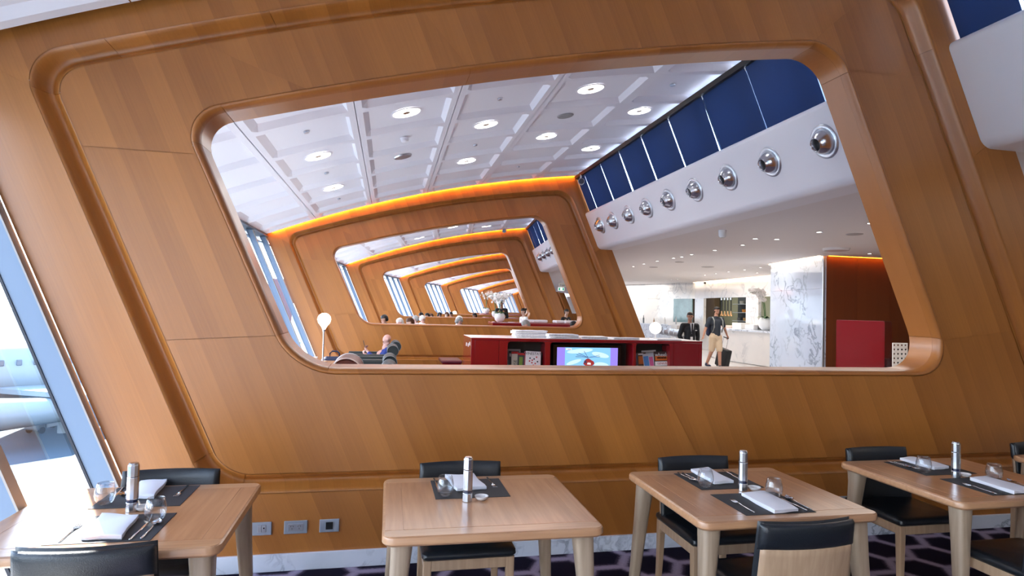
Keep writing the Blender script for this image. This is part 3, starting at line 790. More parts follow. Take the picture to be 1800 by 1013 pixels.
for i, (x, y) in enumerate(TABLES):
    o = tb if i == 0 else dup(tb, (x, y, 0)); o.location = (x, y, 0); o['label'] = tlab[i]; o['group'] = 'oak dining tables along the partition'
    o.rotation_euler = (0, 0, (0, -.012, .0, .01, 0)[i])
ch = make_chair(); used = [False]
def put_chair(x, y, rz, lab):
    o = ch if not used[0] else dup(ch, (x, y, 0), rz); used[0] = True
    o.location = (x, y, 0); o.rotation_euler = (0, 0, rz); o['label'] = lab; o['group'] = 'black leather dining chairs'
YB = 3.55-.245
put_chair(-1.045, YB, 0, 'black leather dining chair behind the sunlit window table')
put_chair(.475, YB, 0, 'black leather dining chair behind the table with a single placemat')
put_chair(1.927, YB-.02, 0, 'black leather dining chair behind the third table, its back against the low rail')
put_chair(3.365, YB+.09, 0, 'black leather dining chair behind the fourth table, seat and oak legs visible')
put_chair(4.80, YB+.12, 0, 'black leather dining chair peeking in at the right edge behind the cut-off table')
put_chair(-1.012, 2.452+.25, pi, 'black leather dining chair in the foreground, in front of the window table')
put_chair(1.852, 2.335+.245, pi, 'oak-backed dining chair with black top band, in front of the third table')
put_chair(3.36, 2.38+.215, pi, 'oak-backed dining chair at the lower right, in front of the fourth table')

# tableware ---------------------------------------------------------------
TT = TZ+.0002
def solo(name, bm, mat, loc, rz, label, cat, group=None, smooth=False):
    o = obj(name, bm, mat, None, loc, smooth=smooth); o.rotation_euler = (0, 0, rz); tag(o, label, cat, group); return o
mat_me = None
def placemat(x, y, lab):
    bm = NB(); box(bm, (0, 0, .001), (.38, .325, .002)); solo('placemat', bm, MATG, (x, y, TT), 0, lab, 'placemat', 'charcoal placemats')
def napkin(x, y, rz, lab, w=.15, d=.29, seed=0):
    rnd = random.Random(seed); bm = NB(); z = 0
    P = []
    for (ins, z) in ((.004, 0), (0, .004), (.001, .008), (-.002, .012), (.002, .016), (.012, .0175)):
        row = []
        for (a, b) in rrect(w-2*ins, d-2*ins, .012, 3): row.append(Vector((a + .004*sin(b*31+seed), b + .005*sin(a*40+seed*2), z*(1+.15*sin(b*14+a*9+seed)))))
        P.append(row)
    V = grid(bm, P, True); bm.faces.new(V[0][::-1]); bm.faces.new(V[-1])
    solo('napkin', bm, LINEN, (x, y, TT+.0022), rz, lab, 'napkin', 'folded white napkins', smooth=50)
def napkin4(pts, lab, seed=0):
    """napkin folded to the quadrilateral of its four corners (world x, y)"""
    cx = sum(p[0] for p in pts)/4; cy_ = sum(p[1] for p in pts)/4; bm = NB(); P = []
    base = []
    N = 6
    for i in range(4):
        a, b = pts[i], pts[(i+1) % 4]
        for j in range(N):
            t_ = j/N; wv = .004*sin(t_*pi*2+seed+i); dx, dy = b[0]-a[0], b[1]-a[1]; L = sqrt(dx*dx+dy*dy)
            base.append((a[0]+dx*t_-cx + dy/L*wv, a[1]+dy*t_-cy_ - dx/L*wv))
    for (s_, z) in ((.97, 0), (1, .005), (.985, .009), (1, .013), (.985, .018), (.9, .020)):
        P.append([Vector((x*s_, y*s_, z*(1+.12*sin(x*30+y*17+seed)))) for x, y in base])
    V = grid(bm, P, True); bm.faces.new(V[0][::-1]); bm.faces.new(V[-1])
    bmesh.ops.recalc_face_normals(bm, faces=bm.faces[:])
    solo('napkin', bm, LINEN, (cx, cy_, TT+.0022), 0, lab, 'napkin', 'folded white napkins', smooth=50)
gm = None
def tumbler(x, y, lab):
    global gm
    if gm is None:
        bm = NB(); lathe(bm, [(0, 0), (.020, 0), (.031, .006), (.0405, .024), (.044, .042), (.0425, .062), (.0375, .082), (.0335, .097), (.0325, .0965), (.0365, .081), (.0413, .062), (.0428, .042), (.0390, .026), (.029, .011), (.018, .008), (0, .008)], 40)
        bmesh.ops.recalc_face_normals(bm, faces=bm.faces[:])
        gm = bpy.data.meshes.new('wine_tumbler'); bm.to_mesh(gm); bm.free(); gm.materials.append(CUPG); gm.polygons.foreach_set('use_smooth', [True]*len(gm.polygons))
    o = bpy.data.objects.new('wine_tumbler', gm); COL.objects.link(o); o.location = (x, y, TT+.0022); tag(o, lab, 'glass', 'stemless glasses')
def make_mill():
    t = thing('pepper_mill', '', 'pepper mill')
    def hexr(r, n=8): return r
    N = 10
    for (nm, pr_, m_) in (('base', [(0, 0), (.0235, 0), (.0245, .003), (.0245, .040), (.0235, .042), (0, .042)], STEEL), ('peppercorn_window', [(0, .042), (.0225, .042), (.0225, .056), (0, .056)], pmat('dark_window', (.01, .015, .05), .08, coat=1)),
                         ('body', [(0, .056), (.0235, .056), (.0245, .058), (.0240, .152), (.0230, .154), (0, .154)], STEEL), ('cap', [(0, .156), (.0225, .156), (.0235, .158), (.0235, .205), (.022, .210), (.019, .211), (.019, .2155), (.016, .217), (0, .217)], STEEL)):
        bm = NB(); lathe(bm, pr_, N); obj(nm, bm, m_, t)
    bm = NB(); lathe(bm, [(.0215, .154), (.0215, .156)], 16); obj('joint_ring', bm, BLACK, t)
    return t
mill = make_mill(); mu_ = [False]
def put_mill(x, y, lab):
    o = mill if not mu_[0] else dup(mill, (x, y, TT)); mu_[0] = True; o.location = (x, y, TT); o['label'] = lab; o['group'] = 'steel pepper mills'
    o.rotation_euler = (0, 0, .2)
def dish(x, y, lab):
    bm = NB(); lathe(bm, [(0, 0), (.020, 0), (.032, .010), (.0345, .019), (.0325, .019), (.029, .011), (.018, .006), (0, .006)], 28); solo('salt_dish', bm, CERAM, (x, y, TT), 0, lab, 'dish', 'small white salt dishes', smooth=50)
def cutlery(kind):
    bm = NB()
    L = .2
    if kind == 'knife':
        P = [(-.1, .0035, .0035), (-.095, .0050, .004), (-.03, .0045, .0035), (0, .0035, .003), (.01, .007, .0012), (.07, .0085, .001), (.095, .005, .0008), (.1, .001, .0006)]
    else: P = [(-.1, .003, .002), (-.096, .0055, .003), (-.05, .0045, .003), (0, .003, .0028), (.03, .0028, .0026), (.045, .006, .002)]
    rows = []
    for (y, w, h) in P:
        lift = .004*max(0, 1-abs(y-.03)/.04) if kind != 'knife' else 0
        rows.append([Vector((-w, y, h*.4+lift)), Vector((-w*.6, y, h+lift)), Vector((w*.6, y, h+lift)), Vector((w, y, h*.4+lift)), Vector((w*.5, y, lift)), Vector((-w*.5, y, lift))])
    V = grid(bm, rows, True); bm.faces.new(V[0][::-1]); bm.faces.new(V[-1])
    if kind == 'spoon':
        rr = []
        for i in range(9):
            a = i/8; y = .042+.058*a; w = .0195*sin(pi*min(.985, .12+.86*a))**.7
            rr.append([Vector((w*u, y, .001+.006*(u*u)+.006*(2*a-1)**2)) for u in (-1, -.6, -.2, .2, .6, 1)])
        grid(bm, rr)
    if kind == 'fork':
        rr = []
        for (y, w, z) in ((.043, .006, .003), (.052, .011, .0015), (.062, .012, .001)): rr.append([Vector((w*u, y, z)) for u in (-1, -.33, .33, 1)])
        grid(bm, rr)
        for u in (-.0102, -.0034, .0034, .0102): tube(bm, [(u, .060, .0015), (u, .080, .001), (u*.95, .100, .005)], [.0019, .0016, .0007], 6)
    me = bpy.data.meshes.new(kind); bm.to_mesh(me); bm.free(); me.materials.append(CHROME); me.polygons.foreach_set('use_smooth', [True]*len(me.polygons)); return me
CUT = {k: cutlery(k) for k in ('knife', 'fork', 'spoon')}
def put_cut(kind, x, y, rz, lab, dz=0):
    o = bpy.data.objects.new({'knife': 'table_knife', 'fork': 'dinner_fork', 'spoon': 'dessert_spoon'}[kind], CUT[kind]); COL.objects.link(o)
    o.location = (x, y, TT+.0024+dz); o.rotation_euler = (0, 0, rz); tag(o, lab, kind, 'table cutlery')
TN = ['window table', 'single-setting table', 'third table', 'fourth table', 'cut-off table']
def setting(ti, mx, my, near, nap, glass, fork=None, knife=None, spoon=None, seed=0):
    w = ('near' if near else 'far')+' side of the '+TN[ti]
    placemat(mx, my, 'charcoal placemat on the '+w)
    napkin4(nap, 'folded white napkin on the '+w, seed)
    if glass: tumbler(*glass, 'empty stemless glass on the '+w)
    r = 0 if near else pi
    if fork: put_cut('fork', fork[0], fork[1], r+(fork[2] if len(fork) > 2 else 0), 'steel fork left of the napkin on the '+w if near else 'steel fork on the '+w)
    if knife: put_cut('knife', knife[0], knife[1], r+(knife[2] if len(knife) > 2 else 0), 'steel knife on the '+w)
    if spoon: put_cut('spoon', spoon[0], spoon[1], r+(spoon[2] if len(spoon) > 2 else 0), 'steel spoon on the '+w)
setting(0, -1.075, 3.27, False, [(-1.161, 3.227), (-1.182, 3.485), (-1.065, 3.515), (-1.03, 3.22)], (-1.223, 3.173), fork=(-.944, 3.34), knife=(-1.235, 3.385, .1), spoon=(-1.205, 3.37, .12), seed=1)
setting(0, -1.056, 2.843, True, [(-1.125, 2.707), (-1.160, 2.985), (-1.005, 2.951), (-.972, 2.699)], (-.924, 2.912), fork=(-1.20, 2.80, .06), knife=(-.943, 2.79), spoon=(-.905, 2.80), seed=2)
setting(1, .482, 3.215, False, [(.411, 3.16), (.375, 3.42), (.535, 3.43), (.570, 3.18)], (.345, 3.108), fork=(.615, 3.30, .06), knife=(.318, 3.31, .05), seed=3)
setting(2, 1.915, 3.195, False, [(1.852, 3.385), (1.973, 3.403), (1.972, 3.12), (1.845, 3.11)], (1.775, 3.082), fork=(1.79, 3.27, .04), knife=(2.066, 3.29), spoon=(1.762, 3.275, .04), seed=4)
setting(2, 1.918, 2.788, True, [(1.883, 2.905), (2.030, 2.925), (2.018, 2.633), (1.874, 2.622)], (2.046, 2.865), fork=(1.79, 2.752), knife=(2.072, 2.745), spoon=(2.108, 2.757), seed=5)
setting(3, 3.478, 3.30, False, [(3.444, 3.49), (3.580, 3.51), (3.585, 3.25), (3.455, 3.238)], (3.334, 3.20), fork=(3.365, 3.37, .05), knife=(3.62, 3.40), spoon=(3.335, 3.39, .04), seed=6)
setting(3, 3.496, 2.90, True, [(3.462, 3.01), (3.612, 3.035), (3.60, 2.745), (3.448, 2.732)], (3.627, 2.996), fork=(3.353, 2.855), knife=(3.665, 2.87), spoon=(3.70, 2.88), seed=7)
for (ti, mx, my, dx, dy) in ((0, -1.068, 3.057, -1.022, 3.066), (1, .444, 3.008, .517, 3.024), (2, 1.948, 2.995, 2.018, 2.995), (3, 3.437, 3.075, 3.522, 3.092)):
    put_mill(mx, my, 'brushed steel pepper mill on the '+TN[ti]); dish(dx, dy, 'small white salt dish beside the mill on the '+TN[ti])

# wall sockets in the base panel -------------------------------------------
def socket(x, w, kind, lab, z=.267):
    t = thing('wall_socket', lab, 'socket', (x, FY[0]-.0005, z), 0, 'wall sockets in the partition base')
    bm = NB(); box(bm, (0, -.004, 0), (w, .008, .082), .003, 2); obj('cover_plate', bm, ALU if False else pmat('silver_plate', (.46, .52, .60), .35, metal=.6), t)
    if kind == 'square': bm = NB(); box(bm, (0, -.0085, 0), (.044, .003, .046), .001, 1); obj('black_insert', bm, BLACK, t)
    if kind == 'double':
        bm = NB(); box(bm, (0, -.0088, 0), (.092, .003, .046), .001, 1); obj('socket_insert', bm, STEEL2, t)
        for cx in (-.022, .022):
            for (a, b, r) in ((-.007, .008, .5), (.007, .008, -.5), (0, -.008, 0)):
                bm = NB(); box(bm, (cx+a, -.0105, b), (.0025, .001, .009), rot=Matrix.Rotation(r, 4, 'Y')); obj('slot', bm, BLACK, t)
    if kind == 'jack':
        bm = NB(); box(bm, (-.012, -.0088, 0), (.024, .003, .046), .001, 1); obj('blank_insert', bm, STEEL2, t)
        bm = NB(); box(bm, (.014, -.0088, 0), (.024, .003, .046), .001, 1); obj('jack_insert', bm, STEEL2, t)
        bm = NB(); lathe(bm, [(0, .0015), (.0045, .0015), (.0045, 0)], 12, c=(.014, -.0104, .004), M=Matrix.Rotation(pi/2, 4, 'X')); obj('jack_hole', bm, BLACK, t)
socket(-.693, .118, 'jack', 'silver wall plate with a small round jack, left of the three plates')
socket(-.489, .142, 'double', 'silver double power outlet, middle of the three plates')
socket(-.283, .122, 'square', 'silver wall plate with a black square, right of the three plates')
socket(3.53, .12, 'double', 'silver power outlet half hidden behind the fourth table', .267)

# ================================================================== lounge bay: red magazine counter
CY, CT = 9.3, 1.222
ct = thing('magazine_counter', 'long glossy red counter with magazine niches and a television, in front of the second partition', 'counter', (3.31, CY+.45, 0))
ox, oy = 3.31, CY+.45
def cbox(nm, x0, x1, y0, y1, z0, z1, m, bev=.004, label=None):
    bm = NB(); box(bm, ((x0+x1)/2-ox, (y0+y1)/2-oy, (z0+z1)/2), (x1-x0, y1-y0, z1-z0), bev, 2); return obj(nm, bm, m, ct, label=label)
cbox('top_panel', 1.36, 5.262, CY, CY+.9, CT-.035, CT, RED, .006)
cbox('painted_top_reflection', 1.372, 5.25, CY+.012, CY+.888, CT-.001, CT+.002, pmat('counter_reflection_pale', (.74, .70, .72), .2), 0, label='pale sheet in the colour of the counter-top reflection')  # whitish reflection on the counter top, put in as a pale sheet
cbox('base_panel', 1.37, 5.252, CY+.004, CY+.89, .0, .66, RED)
cbox('side_panel', 1.364, 1.42, CY+.003, CY+.895, .66, CT-.035, RED); cbox('side_panel', 5.20, 5.258, CY+.003, CY+.895, .66, CT-.035, RED)
cbox('back_panel', 1.42, 5.20, CY+.60, CY+.62, .66, CT-.035, BLACK); cbox('rear_panel', 1.42, 5.20, CY+.86, CY+.89, .66, CT-.035, RED)
cbox('front_panel', 1.42, 1.80, CY+.004, CY+.03, .66, CT-.036, RED); cbox('front_panel', 1.804, 1.94, CY+.004, CY+.6, .66, CT-.036, RED)
cbox('divider', 2.546, 2.63, CY+.004, CY+.6, .66, CT-.036, RED); cbox('divider', 4.022, 4.078, CY+.004, CY+.6, .66, CT-.036, RED)
cbox('front_panel', 4.675, 4.74, CY+.004, CY+.6, .66, CT-.036, RED); cbox('front_panel', 4.744, 5.20, CY+.004, CY+.03, .66, CT-.036, RED)
for (a, b) in ((1.94, 2.546), (2.63, 4.022), (4.078, 4.675)):
    cbox('niche_header', a, b, CY+.004, CY+.6, CT-.052, CT-.036, RED)
    cbox('niche_floor', a, b, CY+.02, CY+.6, .66, .668, BLACK, 0); cbox('niche_lining', a, b, CY+.30, CY+.32, .668, CT-.052, pmat('niche_grey', (.03, .03, .028), .5), 0)
    for (sx_, xx) in ((1, a), (-1, b)):
        bm = NB(); r = .045; P = [(0, 0)]+[(sx_*(r-r*sin(t*pi/12)), -(r-r*cos(t*pi/12))) for t in range(0, 7)]
        P = P if sx_ > 0 else P[::-1]
        prism(bm, P, -.3, 0, M=Matrix.Translation((xx-ox, CY+.005-oy, CT-.052)) @ Matrix.Rotation(pi/2, 4, 'X')); obj('corner_fillet', bm, RED, ct)
for i, (dy, dz) in enumerate(((.06, 0), (.22, .03), (.42, .03))):
    bm = NB(); box(bm, (1.362-ox, CY+.1+dy-oy, 1.12-dz), (.004, .07, .055), .001, 1); obj('paper_label', bm, CERAM, ct, label='small white paper label')
# television
tv = thing('television', 'flat television in the red counter showing a red helicopter in a blue sky', 'television', (3.28, CY+.10, .668))
def tvp(nm, x0, x1, z0, z1, y, d, m, bev=0):
    bm = NB(); box(bm, ((x0+x1)/2-3.28, y, (z0+z1)/2-.668), (x1-x0, d, z1-z0), bev, 1); return obj(nm, bm, m, tv)
tvp('housing', 2.70, 3.862, .672, 1.135, .03, .06, pmat('tv_black', (.006, .006, .007), .15), .008)
E_ = lambda n, c, s=1.0: pmat(n, (0, 0, 0), .3, emit=c, es=s)
PUR = E_('screen_purple', (.27, .20, .70)); SKYB = E_('screen_sky', (.22, .50, .86)); CLD = E_('screen_cloud', (.52, .74, .95)); HRED = E_('screen_helicopter_red', (.28, .03, .03)); HDK = E_('screen_dark_grey', (.03, .04, .08)); HWH = E_('screen_white', (.8, .82, .86))
SX0, SX1, SZ1, SZ0 = 2.768, 3.80, 1.085, .69
tvp('screen', SX0, SX1, SZ0, SZ1, -.0015, .003, PUR)
pic = tvp('picture', 2.90, 3.672, SZ0, SZ1, -.0035, .002, SKYB)
def tvpoly(nm, pts, m, y):
    bm = NB(); vs = [bm.verts.new((x-3.28, y, z-.668)) for x, z in pts]; bm.faces.new(vs); return obj(nm, bm, m, tv)
def S2(px, py): p = at(px, py, Y=CY+.095); return (p.x, p.z)
el = lambda cx, cz, a, b, r=0, n=20: [(cx+a*cos(t*2*pi/n)*cos(r)-b*sin(t*2*pi/n)*sin(r), cz+a*cos(t*2*pi/n)*sin(r)+b*sin(t*2*pi/n)*cos(r)) for t in range(n)]
for i, (cx, cz, a, b, r) in enumerate(((3.15, 1.03, .22, .035, .1), (3.5, .97, .15, .04, -.2), (3.05, .85, .13, .03, .3), (3.52, .80, .13, .05, -.1))): tvpoly('cloud_image', el(cx, cz, a, b, r), CLD, -.0048)
hx, hz = S2(1033, 637)
tvpoly('helicopter_image', [(hx-.075, hz-.03), (hx-.06, hz+.02), (hx-.02, hz+.055), (hx+.02, hz+.06), (hx+.06, hz+.035), (hx+.105, hz+.01), (hx+.115, hz-.03), (hx+.07, hz-.06), (hx-.03, hz-.06)], HRED, -.0052)
tvpoly('helicopter_window_image', [(hx-.065, hz-.02), (hx-.05, hz+.02), (hx-.025, hz+.035), (hx-.02, hz-.01)], HDK, -.0056)
tvpoly('helicopter_window_image', [(hx-.01, hz-.035), (hx+.0, hz-.005), (hx+.05, hz-.01), (hx+.055, hz-.04)], HWH, -.0056)
for a in (2.75, 2.45, 3.05, .35, .1, 1.9):
    L = .21; dx, dz = cos(a)*L, sin(a)*L*.5
    tvpoly('rotor_image', [(hx, hz+.075), (hx+dx, hz+.075+dz), (hx+dx+.004, hz+.083+dz), (hx+.004, hz+.079)], HDK, -.0058)
tvpoly('rotor_image', [(hx-.004, hz+.05), (hx+.004, hz+.05), (hx+.004, hz+.095), (hx-.004, hz+.095)], HDK, -.0059)
tvpoly('caption_image', [(2.915, 1.045), (3.01, 1.045), (3.01, 1.07), (2.915, 1.07)], HWH, -.0052)
tvpoly('caption_image', [(2.94, 1.052), (3.0, 1.052), (3.0, 1.060), (2.94, 1.060)], HRED, -.0056)
# magazines
def magazine(px0, px1, ptop, cover, lab, title=None, tcol=None, tsize=.05, lean=.12, extras=(), dy=.16, roll=0, h=.42):
    a = at(px0, ptop, Y=CY+dy+.05); b = at(px1, ptop, Y=CY+dy+.05); w = b.x-a.x; z1 = a.z
    t = thing('magazine', lab, 'magazine', ((a.x+b.x)/2, CY+dy, z1-h), 0, 'magazines in the counter niches'); t.rotation_euler = (-lean, roll, 0)
    cm = pmat('cover_%s' % lab[:18].replace(' ', '_'), cover, .3)
    bm = NB(); box(bm, (0, .003, h/2), (w, .006, h), .001, 1); obj('pages', bm, pmat('paper_edge', (.7, .68, .64), .7), t)
    bm = NB(); box(bm, (0, -.0006, h/2), (w+.001, .0012, h+.001)); obj('cover', bm, cm, t)
    if title: text(title, tsize, tcol, t, (0, -.0018, h-tsize*.95), name='title_lettering')
    for (x0, x1, z0, z1_, c) in extras:
        bm = NB(); box(bm, ((x0+x1)/2*w, -.0015, h+(z0+z1_)/2), ((x1-x0)*w, .0008, z1_-z0)); obj('cover_picture', bm, c, t)
    return t
C_ = lambda n, c: pmat(n, c, .35)
INK = C_('ink_black', (.015, .015, .02)); INKR = C_('ink_red', (.5, .02, .02)); INKW = C_('ink_white', (.85, .85, .85)); INKO = C_('ink_orange', (.65, .16, .03)); INKB = C_('ink_blue', (.10, .28, .65)); INKG = C_('ink_green', (.18, .28, .05)); INKP = C_('ink_pink', (.75, .15, .35)); INKY = C_('ink_yellow', (.65, .45, .10))
magazine(892, 915, 613.5, (.42, .42, .44), 'grey-white magazine at the back left of the left niche', None, dy=.22, extras=((-.4, .4, -.12, -.03, INK),))
magazine(894, 908, 619, (.06, .06, .07), 'dark magazine with a yellow foot, far left in the left niche', None, dy=.17, extras=((-.5, .5, -.32, -.2, INKY), (-.4, .1, -.07, -.02, INKW)))
m_ = magazine(899, 912, 618, (.62, .60, .52), 'narrow cream magazine with sideways black letters and red head', None, dy=.13, extras=((-.5, .5, -.035, 0, INKR),))
tm = text('SENSE', .075, INK, m_, (.026, -.002, .19), name='title_lettering'); tm.rotation_euler = (pi/2, -pi/2, 0)
magazine(908, 920, 619.5, (.05, .05, .04), 'dark magazine with a green bottle, left niche', None, dy=.10, roll=.05, extras=((-.25, .25, -.3, -.07, INKG), (-.5, .5, -.04, -.01, INKR)))
magazine(920, 924, 618, (.55, .12, .16), 'thin red-spined magazine left of the white wine magazine', None, dy=.105, roll=.04)
magazine(922.5, 949, 617.5, (.74, .70, .71), 'white wine magazine with scattered red berries on its cover, right side of the left niche', 'WINESTATE', INK, .058, dy=.07, roll=.04, extras=tuple((x, x+.09, z, z+.022, INKR if i % 3 else INK) for i, (x, z) in enumerate(((-.25, -.12), (-.1, -.15), (-.28, -.165), (.02, -.13), (.18, -.10), (-.12, -.19), (.25, -.17), (.1, -.2), (-.02, -.23)))))
magazine(1118, 1124, 621, (.3, .3, .34), 'grey magazine at the left end of the right niche', None, dy=.16, extras=((-.4, .4, -.1, -.04, INKB),))
magazine(1122, 1137, 619.5, (.10, .05, .03), 'black and orange magazine in the right niche', None, dy=.14, roll=-.05, extras=((-.4, .45, -.19, -.06, INKO), (-.4, .2, -.04, -.015, INKW), (-.3, .3, -.30, -.23, INKY)))
magazine(1130, 1155, 615.5, (.72, .72, .74), 'tall white magazine at the back of the right niche', None, dy=.2, roll=-.06, extras=((-.3, .4, -.06, -.03, pmat('ink_grey', (.4, .4, .42), .5)),))
magazine(1134, 1153, 621, (.60, .64, .72), 'blue and pink fashion magazine leaning in the right niche', None, dy=.12, roll=-.12, extras=((-.45, .0, -.24, -.04, INKB), (.05, .4, -.22, -.06, INKP), (-.4, .4, -.34, -.27, INKY)))
magazine(1150, 1177, 617.5, (.05, .03, .03), 'black car magazine with an orange car on its cover, right niche', 'wheels', INKW, .085, dy=.07, roll=-.03, extras=((-.42, .42, -.15, -.075, INKO), (-.3, .3, -.12, -.09, INK), (-.45, .45, -.235, -.165, INKW), (-.45, .45, -.35, -.29, pmat('ink_grey', (.4, .4, .42), .5))))
g_t = [o for o in bpy.data.objects if o.name.startswith('magazine') and o.parent is None and str(o.get('label', '')).startswith('black car')][0]
text('GENIUS', .05, INKR, g_t, (0, -.0026, .42-.215), name='headline_lettering')
# newspapers on top
def paper_stack(px0, px1, pyb, n, spine, seed, lab):
    rnd = random.Random(seed); a = at(px0, pyb, Z=CT); b = at(px1, pyb, Z=CT); w = min(b.x-a.x, .5)*.96
    yv = max(CY+.17, min(a.y, CY+.6))
    for i in range(n):
        bm = NB(); h = .013; wi = w+rnd.uniform(-.02, .02)
        P = []
        for x in (-wi/2, -wi/4, 0, wi/4, wi/2):
            z = .002*sin(x*20+i+seed); P.append([Vector((x, -.14, z)), Vector((x, -.145, z+h*.5)), Vector((x, -.14, z+h)), Vector((x, .14, z+h)), Vector((x, .14, z))])
        V = grid(bm, P, True); bm.faces.new(V[0][::-1]); bm.faces.new(V[-1])
        o = obj('newspaper', bm, pmat('newsprint_%d' % (i % 3), ((.62, .62, .66), (.50, .50, .56), (.70, .69, .70))[i % 3], .8, noise=.35, nscale=60), None, (a.x+w/2+rnd.uniform(-.01, .015), yv, CT+.003+i*(h+.001)+.002), smooth=False)
        o.rotation_euler = (0, 0, rnd.uniform(-.05, .05)); tag(o, lab+(', topmost' if i == n-1 and n > 1 else ', bottom one' if i == 0 and n > 1 else ', %s up' % ('', 'second', 'third', 'fourth', 'fifth', 'sixth', 'seventh')[i] if n > 1 else ''), 'newspaper', 'folded newspapers on the red counter')
        if i == 0 or True:
            bm = NB(); box(bm, (-wi/2-.001, 0, h*.5), (.10 if spine else .02, .286, h*1.02), .002, 1); obj('front_fold', bm, pmat('bright_paper', (.85, .85, .87), .6), o)
paper_stack(907, 962, 593, 8, 1, 1, 'folded newspaper in the tallest, leftmost stack on the red counter')
paper_stack(970.5, 1015, 596, 5, 1, 2, 'folded newspaper in the second stack from the left on the red counter')
paper_stack(1024, 1067, 597, 3, 0, 3, 'folded newspaper in the low third stack above the television')
paper_stack(1089, 1132, 599, 2, 0, 4, 'folded newspaper in the thin stack above the right niche')
paper_stack(1164, 1203, 600, 1, 0, 5, 'single folded newspaper near the right end of the red counter')
def red_stool(x, y, z, lab, w=.5):
    t = thing('red_bench', lab, 'bench', (x, y, 0), 0, 'low red benches')
    bm = NB(); box(bm, (0, 0, z-.03), (w, .7, .06), .02, 2); obj('seat_pad', bm, pmat('burgundy_leather', (.13, .02, .035), .3), t)
    bm = NB(); box(bm, (0, 0, (z-.06)/2), (w-.04, .66, z-.06), .01, 1); obj('plinth', bm, RED, t)
red_stool(1.12, 10.9, .60, 'low burgundy bench beside the left end of the red counter', .40)
red_stool(1.35, 12.0, .66, 'further burgundy bench behind the left end of the red counter', .40)

# floor lamps, side tables ---------------------------------------------------
def globe_lamp(x, y, zg, r, zt, lab, tl):
    bm = NB(); box(bm, (0, 0, zt-.012), (.62, .5, .024), .006, 2)
    t2 = thing('side_table', tl, 'side table', (x+.02, y+.03, 0), 0, 'oak side tables')
    obj('tabletop', bm, TABLEEDGE, t2)
    for a in (-.26, .26):
        for b in (-.2, .2):
            bm = NB(); box(bm, (a, b, (zt-.024)/2), (.04, .04, zt-.024), .004, 1); obj('leg', bm, LEGOAK, t2)
    t = thing('globe_lamp', lab, 'lamp', (x, y, zt+.0005), 0, 'glowing globe lamps')
    bm = NB(); lathe(bm, [(0, 0), (.07, 0), (.072, .010), (.02, .016), (0, .016)], 24); obj('base', bm, STEEL, t, smooth=40)
    bm = NB(); tube(bm, [(0, 0, .012), (0, 0, zg-zt-r*1.7)], .013, 12); obj('pole', bm, STEEL, t, smooth=40)
    bm = NB(); tube(bm, [(0, 0, zg-zt-r*1.85), (0, 0, zg-zt-r*1.35)], [.020, .024], 12); obj('lamp_socket', bm, STEEL2, t, smooth=40)
    bm = NB(); prof = [(.022, -1.5*r), (.03, -1.3*r), (.5*r, -.95*r), (.86*r, -.5*r), (r, .0), (.92*r, .42*r), (.7*r, .74*r), (.38*r, .94*r), (0, r)]
    lathe(bm, prof, 28, c=(0, 0, zg-zt)); obj('globe', bm, GLOBE, t, smooth=True)
p = at(570, 562, Y=10); globe_lamp(p.x, 10, p.z, .103, at(570, 637, Y=10).z, 'glowing globe lamp on a steel pole beside the lounge windows', 'oak side table carrying the nearer globe lamp')
for (px, py, Y, zt, lab, tl) in ((799, 551, 36, .6, 'tiny glowing globe lamp deep in the lounge, right of the fourth opening', 'side table under the distant globe lamp'),):
    p = at(px, py, Y=Y); globe_lamp(p.x, Y, p.z, .13, zt, lab, tl)
# armchairs with bolster headrests ------------------------------------------------
def make_armchair():
    """origin on floor, sitter faces -x"""
    t = thing('lounge_armchair', '', 'armchair')
    bm = NB(); box(bm, (-.02, 0, .32), (.80, .62, .20), .05, 3); obj('seat_cushion', bm, DKGREEN, t, smooth=40)
    for s_ in (-1, 1):
        bm = NB(); box(bm, (-.02, s_*.37, .40), (.90, .11, .64), .03, 3); obj('arm', bm, DKGREEN, t, smooth=40)
        bm = NB(); box(bm, (-.02, s_*.37, .724), (.88, .085, .012), .004, 1); obj('arm_cap', bm, pmat('arm_cap_grey', (.07, .08, .08), .35), t)
    bm = NB(); box(bm, (0, 0, 0), (.16, .62, .46), .05, 3); o = obj('backrest', bm, DKGREEN, t, (.36, 0, .56), smooth=40); o.rotation_euler = (0, .22, 0)
    for y in (-.18, .18):
        bm = NB(); tube(bm, [(.40, y, .70), (.45, y, .87)], .008, 8); obj('headrest_stem', bm, CHROME, t)
    bm = NB(); lathe(bm, [(0, -.29), (.085, -.29), (.098, -.275), (.098, .275), (.085, .29), (0, .29)], 28, M=Matrix.Rotation(pi/2, 4, 'X')); o = obj('bolster', bm, DKGREEN, t, (.46, 0, .875), smooth=40)
    for s_ in (-1, 1):
        bm = NB(); lathe(bm, [(.088, -.005), (.101, -.006), (.103, .012), (.098, .016)], 28, M=Matrix.Rotation(pi/2, 4, 'X')); obj('bolster_piping', bm, pmat('pale_piping', (.22, .23, .24), .4), t, (.46, s_*.285, .875), smooth=40)
    for a in (-.38, .34):
        for b in (-.34, .34):
            bm = NB(); tube(bm, [(a, b, 0), (a, b, .09)], .018, 8); obj('foot', bm, STEEL, t)
    return t
ac = make_armchair(); ac.location = (-.16, 12.42, 0); ac['label'] = 'dark armchair with round bolster headrest, occupied by the man in blue'; ac['group'] = 'dark lounge armchairs'
dup(ac, (-.24, 11.28, 0), 0, 'dark armchair with round bolster, second in the row left of the red counter')
dup(ac, (-.32, 9.05, 0), 0, 'dark armchair whose bolster has a bright rim, just above the sill')
dup(ac, (-.34, 7.95, 0), 0, 'nearest dark armchair, only the rim of its bolster shows above the sill')
p = at(611, 648, Y=6.2)
